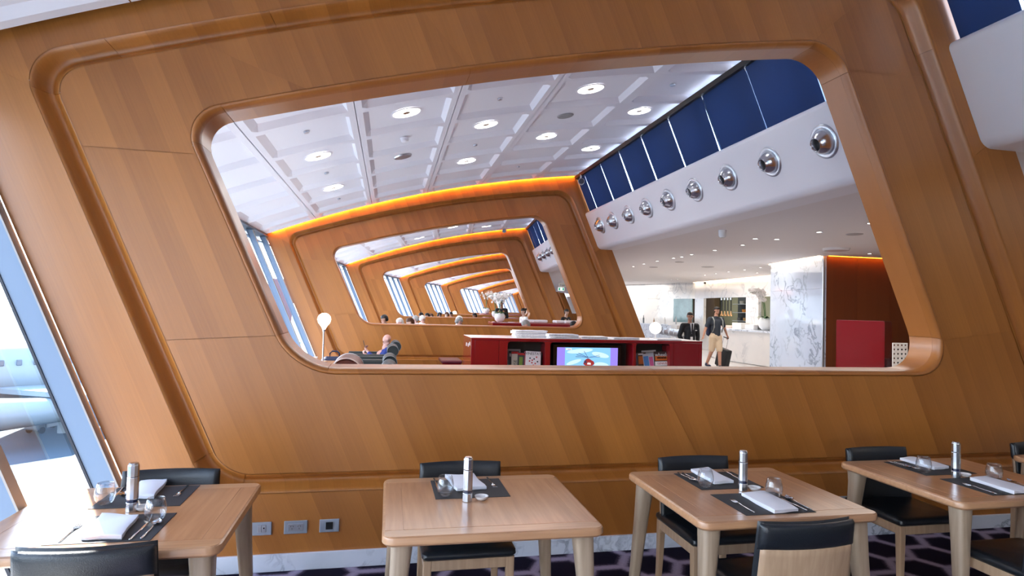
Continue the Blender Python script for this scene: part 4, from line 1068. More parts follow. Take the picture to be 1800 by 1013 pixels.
br = dup(ac, (p.x-.46, 6.2, .0), 0, 'brown leather armchair with white-rimmed bolster, lowest left behind the sill')
for c in br.children:
    me = c.data.copy(); c.data = me; me.materials.clear(); me.materials.append(pmat('brown_leather', (.10, .035, .03), .4) if 'piping' not in c.name else pmat('white_piping', (.8, .78, .76), .4))  # white highlight on the bolster rim painted into the piping colour
    if 'bolster' in c.name: c.location.z = at(611, 630.5, Y=5.9).z-.147; c.scale = (1.5, 1, 1.5)
    if 'stem' in c.name: c.scale = (1, 1, 1.0)
ot = thing('ottoman', 'dark low ottoman under the black bag', 'ottoman', (-.74, 10.56, 0)); bm = NB(); box(bm, (0, 0, .285), (.46, .44, .57), .05, 3); obj('cushion', bm, DKGREEN, ot, smooth=40)
bg_ = thing('travel_bag', 'black travel bag with raised handles beside the globe lamp', 'bag', (-.74, 10.56, .571))
bm = NB(); 
P = []
for (z, w, d) in ((0, .40, .24), (.03, .46, .28), (.12, .47, .27), (.20, .40, .2), (.235, .30, .10)): P.append([Vector((x, y, z)) for x, y in rrect(w, d, .07 if z < .22 else .04, 4)])
V = grid(bm, P, True); bm.faces.new(V[0][::-1]); bm.faces.new(V[-1]); obj('bag_body', bm, NAVYC, bg_, smooth=60)
for y in (-.05, .05):
    bm = NB(); tube(bm, [(-.08, y, .2), (-.075, y*.8, .29), (-.04, y*.6, .325), (.04, y*.6, .325), (.075, y*.8, .29), (.08, y, .2)], .010, 8); obj('handle', bm, NAVYC, bg_, smooth=True)
bm = NB(); box(bm, (0, -.128, .12), (.06, .006, .03), .003, 1); obj('buckle', bm, STEEL, bg_)
# small things on the first lamp table and man's table
tag(obj('paper_cup', (lambda bm: (lathe(bm, [(0, 0), (.03, 0), (.042, .09), (.040, .09), (.029, .005), (0, .005)], 20), bm)[1])(NB()), CERAM, None, (-.99, 9.92, at(570, 637, Y=10).z+.001), smooth=40), 'white paper cup on the lamp side table', 'cup')

# security cameras -------------------------------------------------------------
def seccam(k, lab):
    x, y = FX[k]+4.37, FY[k+1]-.42; zt = zc(4.37)+.0
    t = thing('security_camera', lab, 'camera', (x, y, zt), 0, 'security cameras under the main ceiling')
    bm = NB(); tube(bm, [(0, 0, 0), (0, 0, -.16)], .02, 10); obj('stem', bm, CERAM, t)
    bm = NB(); lathe(bm, [(.05, 0), (.05, -.015), (0, -.015)], 20); obj('mount', bm, CERAM, t)
    bm = NB(); tube(bm, [(.05, .12, -.20), (-.02, -.10, -.235)], .075, 20); obj('housing', bm, pmat('camera_grey', (.55, .58, .62), .3), t, smooth=40)
    bm = NB(); tube(bm, [(-.02, -.10, -.235), (-.032, -.14, -.241)], [.06, .062], 20); obj('lens', bm, pmat('lens_dark', (.08, .1, .14), .1, coat=1), t, smooth=40)
seccam(0, 'white security camera hanging at the top right corner of the second partition'); seccam(1, 'small security camera at the top right corner of the third partition')

# ================================================================== back room
def wallbox(nm, a, b, z0, z1, th, mat, par, side=1, gap=.004):
    a, b = Vector(a), Vector(b); d = (b-a); L = d.length; d.normalize(); n_ = Vector((d.y, -d.x))*side
    bm = NB(); vs = []
    for z in (z0+gap/2, z1-gap/2):
        for p_ in (a+d*gap/2, b-d*gap/2, b-d*gap/2+n_*th, a+d*gap/2+n_*th): vs.append(bm.verts.new((p_.x, p_.y, z)))
    bm.faces.new(vs[:4][::-1]); bm.faces.new(vs[4:])
    for i in range(4): bm.faces.new((vs[i], vs[(i+1) % 4], vs[4+(i+1) % 4], vs[4+i]))
    bmesh.ops.recalc_face_normals(bm, faces=bm.faces[:]); return obj(nm, bm, mat, par)
mw = struct(bpy.data.objects.new('wall_bar_side', None)); COL.objects.link(mw)
A0, A1, B1, B2 = Vector((12.3, 34.8)), Vector((14.74, 26.84)), Vector((14.1, 20.13)), Vector((13.72, 16.0))
def alongB(y): return A1 + (B2-A1)*((A1.y-y)/(A1.y-B2.y))
def alongA(y): return A0 + (A1-A0)*((A0.y-y)/(A0.y-A1.y))
yA = [34.8, 33.4, 32.0, 30.55, 29.3, 28.2]
for a, b in zip(yA, yA[1:]):
    for z0, z1 in ((0, 2.36), (2.36, 3.14)): wallbox('marble_panel', alongA(a), alongA(b), z0, z1, .12, MARBLEBIG, mw, -1)
wallbox('marble_panel', alongA(28.2), A1, 2.36, 3.14, .12, MARBLEBIG, mw, -1); wallbox('marble_panel', alongA(28.2), A1, 0, 1.2, .12, MARBLEBIG, mw, -1)
GW = pmat('green_grey_glass', (.16, .26, .28), .08, noise=.3, nscale=5)
wallbox('tinted_window', alongA(28.2), alongA(27.0), 1.2, 2.36, .05, GW, mw, -1)
yB = [26.84, 25.85, 24.5, 23.2, 21.92, 20.96, 19.6, 18.4, 17.2, 16.0]
for i, (a, b) in enumerate(zip(yB, yB[1:])):
    wallbox('marble_panel', alongB(a), alongB(b), 2.37, 3.14, .12, MARBLEBIG, mw, -1)
    if i in (0, 4, 8): wallbox('marble_panel', alongB(a), alongB(b), 0, 2.37, .12, MARBLEBIG, mw, -1)
    else: wallbox('marble_panel', alongB(a), alongB(b), 0, 1.15, .12, MARBLEBIG, mw, -1)
# cove light along the marble walls (lamp strip recessed above the wall edge)
def cove(a, b, off, nm, mat, par, z=3.125):
    a, b = Vector(a), Vector(b); d = (b-a).normalized(); n_ = Vector((-d.y, d.x))*off
    bm = NB(); quadm(bm, [(a.x+n_.x, a.y+n_.y, z), (b.x+n_.x, b.y+n_.y, z), (b.x+n_.x*1.6, b.y+n_.y*1.6, z), (a.x+n_.x*1.6, a.y+n_.y*1.6, z)]); return obj(nm, bm, mat, par)
cove(A1, B2, -.05, 'cove_light', COVEW, mw)
# kitchen behind the openings
kt = struct(bpy.data.objects.new('wall_kitchen', None)); COL.objects.link(kt)
def kb(nm, c, s, m, rz=0): bm = NB(); box(bm, (0, 0, 0), s, .003, 1); o = obj(nm, bm, m, kt, c); o.rotation_euler = (0, 0, rz); return o
kb('back_wall', (17.3, 26, 1.6), (.1, 15, 3.1), pmat('kitchen_olive', (.30, .31, .23), .6))
kb('wall_panel', (16.9, 30.2, 1.6), (.3, 3.4, 3.1), pmat('kitchen_brown', (.12, .08, .05), .6))
kb('wall_panel', (17.1, 26.1, 1.7), (.2, 1.35, 3.0), pmat('kitchen_grey', (.05, .06, .07), .5))
for z in (1.35, 1.75, 2.15): kb('shelf', (16.8, 26.05, z), (.40, 1.1, .03), STEEL2)
for i, (y, z, c) in enumerate(((25.9, 1.75, (.5, .2, .04)), (25.8, 1.35, (.4, .25, .1)), (26.1, 2.15, (.3, .3, .3)), (26.3, 1.35, (.12, .12, .14)))):
    tag(solo('storage_tub', (lambda bm: (lathe(bm, [(0, 0), (.10, 0), (.12, .14), (0, .14)], 16), bm)[1])(NB()), pmat('tub_%d' % i, c, .5), (16.8, y, z+.016), 0, '', 'tub'), 'small storage tub on the kitchen shelf, '+('orange one', 'tan one', 'grey one on top', 'dark one')[i], 'tub')
for i in range(4):
    q = at(1269+5.4*i, 528, X=15.1)
    t = thing('heat_lamp', 'steel heat lamp hanging over the kitchen pass, %s from the left' % ('first', 'second', 'third', 'fourth')[i], 'lamp', (15.1, q.y, 0), 0, 'heat lamps over the kitchen pass')
    bm = NB(); lathe(bm, [(0, 2.30), (.055, 2.30), (.055, 2.44), (0, 2.44)], 16); obj('canister', bm, STEEL, t, smooth=40)
    bm = NB(); tube(bm, [(0, 0, 1.78), (0, 0, 2.30)], .022, 8); obj('cord', bm, INK, t)
    bm = NB(); lathe(bm, [(.025, 1.80), (.03, 1.70), (.08, 1.58), (.078, 1.58), (.02, 1.72)], 16); obj('shade', bm, pmat('copper', (.7, .42, .22), .25, metal=1), t, smooth=40)
    bm = NB(); tube(bm, [(0, 0, 2.44), (0, 0, 3.13)], .01, 6); obj('ceiling_rod', bm, INK, t)
area('kitchen_light', (15.9, 25, 2.95), 1.2, 7, 60, (1, .95, .8), (0, 0, -1))
# marble bar
bar = thing('marble_bar', 'white marble bar with overhanging top behind the walking man', 'bar', (12.6, 19.6, 0))
def poly_prism(nm, pts, z0, z1, mat, par, off):
    bm = NB(); prism(bm, [(x-off[0], y-off[1]) for x, y in pts], z0, z1); bmesh.ops.recalc_face_normals(bm, faces=bm.faces[:]); return obj(nm, bm, mat, par)
fr = [(12.25, 17.2), (12.16, 18.3), (12.12, 19.6), (12.3, 20.9), (12.75, 22.1), (13.3, 23.0)]
for a, b in zip(fr, fr[1:]):
    poly_prism('front_panel', [a, b, (b[0]+.08, b[1]), (a[0]+.08, a[1])], .02, 1.10, MARBLEBIG, bar, (12.6, 19.6))
poly_prism('bar_top', [(x-.12, y) for x, y in fr]+[(14.0, 23.0), (13.75, 17.2)], 1.10, 1.16, MARBLE, bar, (12.6, 19.6))
poly_prism('end_panel', [(12.25, 17.2), (13.7, 17.2), (13.7, 17.28), (12.25, 17.28)], .02, 1.10, MARBLEBIG, bar, (12.6, 19.6))
b2 = thing('long_bar', 'long white bar with bottles behind the bar stools', 'bar', (13.1, 28, 0))
fr2 = [(11.2, 32.2), (12.2, 29.5), (13.2, 26.2)]
poly_prism('front_panel', fr2+[(13.5, 26.2), (11.5, 32.2)], .02, 1.06, MARBLE, b2, (13.1, 28)); poly_prism('bar_top', [(x-.15, y) for x, y in fr2]+[(14.0, 26.4), (12.1, 32.4)], 1.06, 1.11, MARBLE, b2, (13.1, 28))
bottleM = [pmat('bottle_%d' % i, c, .15, coat=.5) for i, c in enumerate(((.4, .42, .45), (.08, .1, .12), (.5, .35, .25), (.7, .7, .72)))]
for i in range(9):
    q = at(1164+6.1*i, 566, Y=30.2-.43*i); bm = NB(); h = .26+.06*(i % 3)
    lathe(bm, [(0, 0), (.04, 0), (.042, h*.6), (.016, h*.75), (.015, h), (0, h)], 12)
    tt = i/8; x = 11.35+(13.4-11.35)*tt+.25; y = 31.8-(31.8-26.6)*tt
    solo('bottle', bm, bottleM[i % 4], (x, y, 1.112), 0, 'small bottle on the long white bar behind the stools, %s from the left' % ORDW[i], 'bottle', 'bottles on the long bar', smooth=40)
def stool(px, lab, Y):
    q = at(px, 590, Y=Y); t = thing('bar_stool', lab, 'stool', (q.x, Y, 0), 0, 'steel bar stools at the long bar')
    bm = NB(); P = []
    for (x, z) in ((-.20, .72), (-.10, .66), (.12, .66), (.20, .70), (.21, .80), (.19, .98)): P.append([Vector((x, y, z+.03*abs(y)/.2)) for y in (-.2, -.1, 0, .1, .2)])
    grid(bm, P); bmesh.ops.solidify(bm, geom=bm.faces[:], thickness=.02); obj('seat_shell', bm, STEEL, t, smooth=50)
    bm = NB(); tube(bm, [(0, 0, .02), (0, 0, .66)], .025, 10); obj('stem', bm, STEEL2, t)
    bm = NB(); lathe(bm, [(0, 0), (.21, 0), (.2, .02), (0, .03)], 20); obj('foot_plate', bm, STEEL2, t)
    bm = NB(); tube(bm, [(.15*cos(a*pi/8), .15*sin(a*pi/8), .28) for a in range(17)], .009, 6); obj('footrest', bm, STEEL2, t)
    t.rotation_euler = (0, 0, pi)
for i, (px, Y) in enumerate(((1141, 28.3), (1159, 26.3), (1168.5, 25.4), (1178, 24.5), (1188, 23.6), (1197, 22.7))): stool(px, 'steel bar stool, %s from the left in the row at the long bar' % ('first', 'second', 'third', 'fourth', 'fifth', 'sixth')[i], Y)
# big white globe lamp
q = at(1152, 577, Y=18); t = thing('globe_floor_lamp', 'large white glowing globe on a slim stem in front of the bar stools', 'lamp', (q.x, 18, 0))
bm = NB(); bmesh.ops.create_uvsphere(bm, u_segments=28, v_segments=18, radius=.185); bmesh.ops.translate(bm, vec=(0, 0, q.z), verts=bm.verts[:]); obj('globe', bm, pmat('white_globe', (1, 1, 1), .4, emit=(1, .98, .95), es=2.2), t, smooth=True)
bm = NB(); tube(bm, [(0, 0, .02), (0, 0, q.z-.18)], .014, 8); obj('stem', bm, CERAM, t); bm = NB(); lathe(bm, [(0, 0), (.16, 0), (.15, .02), (0, .025)], 24); obj('base', bm, CERAM, t)
# marble pillar and dark timber wall
pl_ = struct(bpy.data.objects.new('wall_pillar', None)); COL.objects.link(pl_)
K0, K1 = Vector((10.31, 12.71)), Vector((10.90, 15.54))
for z0, z1 in ((0, 2.36), (2.36, 3.14)):
    wallbox('marble_panel', K0, K1, z0, z1, .1, MARBLEBLUE, pl_, 1)
wallbox('marble_panel', K1, (13.9, 15.7), 0, 3.14, .1, MARBLEBLUE, pl_, 1)
wallbox('corner_bead', K0+Vector((0, -.03)), K0+Vector((.04, -.03)), 0, 3.14, .03, STEEL2, pl_, -1)
cove(K1, K0, -.04, 'cove_light', COVEW, pl_)
tw = struct(bpy.data.objects.new('wall_timber', None)); COL.objects.link(tw)
for i in range(6):
    a = Vector((10.36+.9*i, 12.70-.02*i)); b = Vector((10.36+.9*(i+1), 12.70-.02*(i+1))); wallbox('timber_panel', a, b, 0, 3.14, .08, REDWOOD, tw, -1, .003)
cove((10.40, 12.68), (15.7, 12.56), -.05, 'cove_light', pmat('amber_cove_soft', (1, .4, .05), .5, emit=(1, .30, .02), es=14), tw, z=3.13)
# red cabinet and perforated chair
rc_ = thing('red_cabinet', 'tall glossy red cabinet in front of the dark timber wall', 'cabinet', (9.55, 10.9, 0))
q0 = at(1470, 572, Y=10.6); q1 = at(1555, 576, Y=10.25)
bm = NB(); q3 = at(1568, 576, Y=10.75); P = [(q0.x-9.55, 10.6-10.9), (q1.x-9.55, 10.25-10.9), (q3.x-9.55, 10.75-10.9), (q3.x-9.55-.95, 11.12-10.9)]
prism(bm, P, 0, 1.62); bmesh.ops.recalc_face_normals(bm, faces=bm.faces[:]); bmesh.ops.bevel(bm, geom=bm.edges[:], offset=.012, segments=2, affect='EDGES'); obj('cabinet_body', bm, RED, rc_)
bm = NB(); prism(bm, [(x*.985, y*.985) for x, y in P], 1.62, 1.628); obj('top_sheet', bm, REDEDGE, rc_)
pc = thing('perforated_chair', 'pale chair with perforated panel back beside the red cabinet', 'chair', (0, 0, 0)); q = at(1582, 603, Y=9.8); q2 = at(1582, 645, Y=9.8)
pc.location = (q.x, 9.8, 0)
pm = pmat('perforated_panel_pale', (.80, .74, .70), .5); H_ = q.z; z0 = q2.z-.05; w = .34
bm = NB(); nx, nz = 4, 6; dx = w/nx; dz = (H_-z0)/nz
# panel as lattice with real slots
for j in range(nz+1): box(bm, (0, 0, z0+dz*j if 0 < j < nz else (z0+.015 if j == 0 else H_-.015)), (w-.02, .02, dz*.62 if 0 < j < nz else .03), .004, 1)
for i in range(nx+1): box(bm, (-w/2+dx*i if 0 < i < nx else (-w/2+.012 if i == 0 else w/2-.012), 0, (z0+H_)/2), (dx*.45 if 0 < i < nx else .024, .018, H_-z0-.004), .003, 1)
obj('perforated_back', bm, pm, pc)
bm = NB(); box(bm, (0, .22, .45), (.42, .42, .04), .01, 2); obj('seat', bm, pm, pc)
for x in (-.17, .17):
    for y, zt in ((0, z0+.02), (.40, .43)):
        bm = NB(); tube(bm, [(x, y, 0), (x, y, zt)], .014, 8); obj('leg', bm, STEEL, pc)
# dark armchair just right of it
q = at(1603, 618, Y=12.0); o = dup(ac, (q.x+.35, 11.98, 0), pi, 'dark armchair half hidden behind the rounded lower right corner of the opening')

# fittings on the lower ceiling -------------------------------------------------
def onlow(px, py): return at(px, py, Z=3.14)
cc = lambda x, y: (1090+x/3.83, 380+y/3.83)
SPL = ((910, 152), (1055, 156), (1340, 107), (1684, 48), (825, 195), (638, 230), (482, 258), (360, 283), (415, 275), (250, 303), (1680, 253), (160, 322), (90, 340), (838, 362), (730, 375), (945, 346), (922, 382), (645, 387), (570, 398), (345, 430), (388, 426)); SPX = [a for a, b in SPL]
for i, (x, y) in enumerate(SPL):
    p_ = onlow(*cc(x, y)); bm = NB(); lathe(bm, [(.06, 0), (.058, -.006), (.045, -.006), (.042, .0)], 16)
    t = thing('recessed_spotlight', 'tiny recessed spotlight in the low white ceiling, %s from the left' % ORDW[sum(1 for q_ in SPX if q_ < x)], 'ceiling light', (p_.x, p_.y, 3.139), 0, 'recessed spotlights in the low ceiling')
    obj('trim_ring', bm, CHROME, t); bm = NB(); lathe(bm, [(0, -.003), (.043, -.003)], 16); obj('lamp', bm, LAMPW, t)
for (x, y, r, lab) in ((1578, 121, .14, 'flat round speaker plate in the low ceiling, nearest'), (590, 342, .2, 'flat round plate in the low ceiling, above the left marble wall'), (400, 309, .13, 'dark round plate in the low ceiling near its left side'), (225, 344, .14, 'pale round plate in the low ceiling, furthest left')):
    p_ = onlow(*cc(x, y)); disc('ceiling_speaker', lab, 'speaker', (p_.x, p_.y, 3.14), r, .012, pmat('speaker_taupe', (.42, .38, .38), .6))
p_ = onlow(*cc(1455, 218)); disc('air_diffuser', 'large round white air diffuser in the low ceiling above the dark timber wall', 'air vent', (p_.x, p_.y, 3.14), .27, .05, CERAM)
p_ = onlow(*cc(690, 95)); disc('dome_sensor', 'white dome sensor hanging below the low ceiling', 'sensor', (p_.x, p_.y, 3.14), .07, .13, CERAM, dome=True)
p_ = onlow(*cc(575, 442)); disc('dark_spot_lamp', 'small dark lamp at the edge of the glowing marble wall', 'lamp', (p_.x, p_.y, 3.14), .09, .1, INK)

# orchids ----------------------------------------------------------------------
V_ = lambda *a: Vector(a)
def orchid(x, y, z, rp, lab, seed, flowers=26, spread=.5, hgt=.75, leans=None):
    rnd = random.Random(seed); t = thing('potted_orchid', lab, 'potted plant', (x, y, z))
    bm = NB(); lathe(bm, [(0, 0), (.45*rp, 0), (.85*rp, .35*rp), (rp, .9*rp), (.93*rp, 1.4*rp), (.72*rp, 1.72*rp), (.66*rp, 1.70*rp), (.85*rp, 1.35*rp), (0, 1.3*rp)], 28); obj('pot', bm, CERAM, t, smooth=True)
    bm = NB()
    for i in range(16):
        a = rnd.uniform(0, 2*pi); L = rnd.uniform(.7, 1.5)*rp; w = .22*rp; P = []
        for j in range(5):
            s_ = j/4; r_ = L*s_+.2*rp; zz = 1.6*rp+L*.9*s_-.9*L*s_*s_; ww = w*sin(pi*min(.97, .15+s_*.85))
            c_, s2 = cos(a), sin(a); P.append([Vector((r_*c_-ww*s2, r_*s2+ww*c_, zz)), Vector((r_*c_, r_*s2, zz-.02*rp)), Vector((r_*c_+ww*s2, r_*s2-ww*c_, zz))])
        grid(bm, P)
    obj('leaves', bm, GREEN, t, smooth=True)
    sb = NB(); n = 5; b5 = NB()
    for k in range(5):
        b = k*2*pi/5; r_ = .055; pts = [V_(0, 0, 0), V_(r_*.8*cos(b-.5), r_*.8*sin(b-.5), .010), V_(r_*1.25*cos(b), r_*1.25*sin(b), .002), V_(r_*.8*cos(b+.5), r_*.8*sin(b+.5), .010)]
        b5.faces.new([b5.verts.new(p_) for p_ in pts])
    bmesh.ops.create_icosphere(b5, subdivisions=1, radius=.014)
    fme = bpy.data.meshes.new('flower'); b5.to_mesh(fme); b5.free(); fme.materials.append(PETAL)
    for i in range(n):
        a = leans[i % len(leans)] if leans else rnd.uniform(0, 2*pi); P = []
        for j in range(8):
            s_ = j/7; r_ = spread*(s_**1.8)*rnd.uniform(.9, 1.05); P.append(Vector((r_*cos(a), r_*sin(a)+.02*i, 1.6*rp+hgt*sin(s_*pi*.62))))
        tube(sb, P, .006, 5)
        for f in range(flowers//n+1):
            s_ = rnd.uniform(.45, 1); q_ = P[min(7, int(s_*7))]+Vector((rnd.uniform(-.09, .09), rnd.uniform(-.09, .09), rnd.uniform(-.09, .07)))
            fo = bpy.data.objects.new('flower', fme); COL.objects.link(fo); fo.parent = t; fo.location = q_; fo.rotation_euler = (rnd.uniform(.6, 1.7), 0, rnd.uniform(-1.2, 1.2)+.2)
    obj('stems', sb, GREEN, t); 
q = at(1346, 575, Y=18.5); orchid(q.x, 18.5, 1.161, .25, 'white orchid in a round white pot on the right end of the marble bar', 3, 110, .52, .92, leans=[3.3, 2.9, 3.6, 2.6, 3.0])
for i, (dy, c, s_, nm) in enumerate(((19.3, (.75, .75, .78), (.3, .45, .16), 'white box'), (20.1, (.8, .78, .76), (.4, .5, .2), 'low white carton'), (20.9, (.62, .45, .38), (.35, .6, .08), 'tan tray'), (18.95, (.05, .05, .05), (.2, .25, .12), 'black tray'))):
    bm = NB(); box(bm, (0, 0, s_[2]/2), s_, .01, 1); tag(solo('serving_box', bm, pmat('bar_item_%d' % i, c, .5), (12.85+.05*i, dy, 1.161), .1, '', 'box'), nm+' on the marble bar behind the walking man', 'box')

# second lounge bay: counter with orchids --------------------------------------
def red_counter(x0, x1, y, lab, z=1.2):
    t = thing('red_counter', lab, 'counter', ((x0+x1)/2, y+.4, 0))
    bm = NB(); box(bm, (0, 0, z/2-.02), (x1-x0, .8, z-.04), .01, 1); obj('counter_body', bm, RED, t)
    bm = NB(); box(bm, (0, 0, z-.02), (x1-x0+.02, .82, .04), .008, 1); obj('counter_top', bm, REDEDGE, t)
    return t
a_ = at(866, 566, Y=18.6); zt = 1.7-(566.5-540)/1070*18.6; zt = at(866, 566.5, Y=18.6).z
red_counter(a_.x, a_.x+4.3, 18.6, 'red counter carrying the white orchid, seen through the second opening', zt)
q = at(878.5, 566, Y=18.9); orchid(q.x, 18.95, zt+.0005, .17, 'white orchid in a round white pot on the far red counter', 5, 70, .42, .60, leans=[2.6, 3.4, .4, 6.0, 1.2])
q = at(869, 560, Y=27); 
a2 = at(853, 558, Y=27.2); red_counter(a2.x, a2.x+3.6, 27.2, 'small red counter in the third bay behind the orchid', a2.z)
q = at(871, 560, Y=27.6); orchid(q.x-.02, 27.55, a2.z+.0005, .17, 'smaller white orchid pot behind the large one', 6, 40, .4, .7, leans=[2.2, 3.3, .2])
q = at(854, 552, Y=36); a3 = at(846, 552, Y=36); red_counter(a3.x, a3.x+3, 36, 'tiny red counter in the fourth bay', a3.z); orchid(a3.x+.35, 36.3, a3.z+.0005, .2, 'tiny white orchid pot left of the other orchids', 8, 30, .5, .9, leans=[1.4, 3.6, 5.5])
for i, (px, w) in enumerate(((932, .5), (948, .5), (985, .4), (1002, .5))):
    q = at(px, 565, Y=18.9); bm = NB(); box(bm, (0, 0, .05), (w, .3, .09), .02, 1); solo('paper_pile', bm, LINEN, (q.x, 18.95, zt+.0008), .1*i, 'pile of white papers on the far red counter, %s from the left' % ('first', 'second', 'third', 'fourth')[i], 'paper pile', 'paper piles on the far counter')
# exit sign and lettering on the lower ceiling bulkhead far away
q = at(986.5, 508.5, Y=30); ex = thing('exit_sign', 'green and white exit sign hanging from the far low ceiling', 'sign', (q.x, 30, q.z-.12))
bm = NB(); box(bm, (0, 0, .12), (.32, .04, .17), .006, 1); obj('sign_face', bm, pmat('exit_white', (.8, .85, .82), .4, emit=(.8, .95, .9), es=.8), ex)
for x in (-.10, .10): 
    bm = NB(); box(bm, (x, -.021, .12), (.08, .004, .13)); obj('green_pictogram', bm, pmat('exit_green', (.0, .18, .09), .4, emit=(0, .3, .15), es=.6), ex)
bm = NB(); tube(bm, [(0, 0, .2), (0, 0, 3.14-q.z+.12)], .01, 6); obj('hanger', bm, CERAM, ex)
q = at(992.5, 502, Y=30.5); sg = thing('hanging_sign', 'white hanging sign with small dark lettering above the exit sign', 'sign', (q.x, 30.5, q.z)); bm = NB(); box(bm, (0, .02, .02), (.62, .03, .2), .004, 1); obj('sign_board', bm, CREAM, sg)
text('Business', .15, INK, sg, (0, .003, -.03)); bm = NB(); tube(bm, [(0, .02, .1), (0, .02, 3.14-q.z)], .01, 6); obj('hanger', bm, CERAM, sg)

# ================================================================== people
def hull(bm, a, ra, b=None, rb=None, sc=(1, 1, 1)):
    t = bmesh.new()
    for p_, r in ((a, ra), (b if b is not None else a, rb if rb is not None else ra)):
        rr = bmesh.ops.create_icosphere(t, subdivisions=2, radius=r); bmesh.ops.scale(t, vec=sc, verts=rr['verts']); bmesh.ops.translate(t, vec=Vector(p_), verts=rr['verts'])
    h = bmesh.ops.convex_hull(t, input=t.verts[:]); dead = list({g for g in h['geom_interior']+h['geom_unused'] if isinstance(g, bmesh.types.BMVert)})
    bmesh.ops.delete(t, geom=dead, context='VERTS')
    me = bpy.data.meshes.new('h'); t.to_mesh(me); t.free(); bm.from_mesh(me); bpy.data.meshes.remove(me)
def fuse(bm, vox, name, smooth=3):
    me = bpy.data.meshes.new(name); bm.to_mesh(me); bm.free(); o = bpy.data.objects.new(name, me); COL.objects.link(o)
    m = o.modifiers.new('r', 'REMESH'); m.mode = 'VOXEL'; m.voxel_size = vox; m2 = o.modifiers.new('s', 'SMOOTH'); m2.iterations = smooth; m2.factor = .5
    dg = bpy.context.evaluated_depsgraph_get(); out = bpy.data.meshes.new_from_object(o.evaluated_get(dg)); bpy.data.objects.remove(o); bpy.data.meshes.remove(me)
    out.name = name; out.polygons.foreach_set('use_smooth', [True]*len(out.polygons)); return out
V3 = lambda *a: Vector(a)
def add_head(bm, c, R, face=True, glasses=False):
    """c = centre of skull, R = Matrix 3x3 orienting the head (face towards local -y)"""
    f = lambda x, y, z: c + R @ V3(x, y, z)
    hull(bm, f(0, .012, .030), .076, f(0, -.012, .018), .074)
    hull(bm, f(0, -.018, .0), .066, f(0, -.045, -.082), .030)
    hull(bm, f(-.028, -.028, -.06), .034, f(.028, -.028, -.06), .034)
    hull(bm, f(0, -.083, .010), .009, f(0, -.100, -.026), .014)
    hull(bm, f(-.036, -.070, .022), .012, f(.036, -.070, .022), .012)
    hull(bm, f(-.016, -.080, -.056), .009, f(.016, -.080, -.056), .009)
    for s_ in (-1, 1): hull(bm, f(s_*.077, .008, .012), .016, f(s_*.072, .004, -.018), .010)
def hand(bm, w, d, side, s=1.0, curl=.5, palmn=None):
    """w = wrist, d = direction along the hand; side = vector towards the thumb"""
    d = d.normalized(); side = (side - d*side.dot(d)).normalized(); n_ = d.cross(side)
    hull(bm, w+d*.02*s, .024*s, w+d*.075*s+side*.022*s, .018*s); hull(bm, w+d*.03*s, .022*s, w+d*.075*s-side*.024*s, .016*s)
    for k, (o_, L) in enumerate(((.030, .068), (.010, .078), (-.010, .072), (-.029, .055))):
        a = w+d*.085*s+side*o_*s; e1 = (d*cos(curl*.8)+n_*sin(curl*.8)); e2 = (d*cos(curl*1.9)+n_*sin(curl*1.9))
        b = a+e1*L*.5*s; c = b+e2*L*.55*s; hull(bm, a, .0095*s, b, .0088*s); hull(bm, b, .0088*s, c, .0072*s)
    a = w+d*.03*s+side*.024*s; b = a+(d*.6+side*.8).normalized()*.035*s; c = b+(d*.9+side*.3+n_*.3).normalized()*.032*s; hull(bm, a, .012*s, b, .010*s); hull(bm, b, .010*s, c, .008*s)
def hair(bm, c, R, kind='short'):
    f = lambda x, y, z: c + R @ V3(x, y, z)
    hull(bm, f(0, .022, .045), .082, f(0, -.008, .052), .074); hull(bm, f(0, .035, .02), .076, f(0, .045, -.03), .055)
    for s_ in (-1, 1): hull(bm, f(s_*.052, .012, .035), .034, f(s_*.060, .008, .012), .022)
    if kind == 'bun': hull(bm, f(0, .125, .045), .042)
    if kind == 'fringe': hull(bm, f(-.03, -.062, .075), .026, f(.035, -.060, .078), .026)
def mk(me, mat): me.materials.clear(); me.materials.append(mat); return me
def I3(rz=0, rx=0): return (Matrix.Rotation(rz, 3, 'Z') @ Matrix.Rotation(rx, 3, 'X'))
def eyes(t, c, R, off=Vector()):
    for s_ in (-1, 1):
        bm = NB(); bmesh.ops.create_uvsphere(bm, u_segments=10, v_segments=8, radius=.0085); bmesh.ops.translate(bm, vec=c+R @ V3(s_*.030, -.081, .006), verts=bm.verts[:]); obj('eye', bm, EYE, t, smooth=True)
def part(t, nm, caps, mat, vox, sm=3, label=None):
    bm = NB()
    for cpp in caps: hull(bm, *cpp)
    return obj(nm, mk(fuse(bm, vox, nm, sm), mat), mat, t, label=label)

# --- walking man with suitcase -------------------------------------------------
q = at(1257, 648.5, Z=0); man = thing('person', 'man in charcoal polo, beige shorts and glasses walking with a wheeled suitcase', 'person', (q.x, q.y, 0))
hs = 1.0; zt_ = at(1257, 538, Y=q.y).z; hs = zt_/1.80
J = dict(pel=V3(0, 0, .95), chest=V3(0, .0, 1.30), neck=V3(0, -.005, 1.50), head=V3(.015, -.02, 1.665), shL=V3(.185, 0, 1.42), shR=V3(-.185, 0, 1.42), elL=V3(.30, .04, 1.17), elR=V3(-.30, .03, 1.15), wrL=V3(.42, .10, .97), wrR=V3(-.40, -.03, .93),
         hiL=V3(.085, 0, .90), hiR=V3(-.085, 0, .90), knL=V3(.07, -.10, .50), knR=V3(-.085, .06, .50), anL=V3(.055, -.16, .085), anR=V3(-.14, .22, .13))
for k in J: J[k] = J[k]*hs
RH_ = I3(.1, .12)
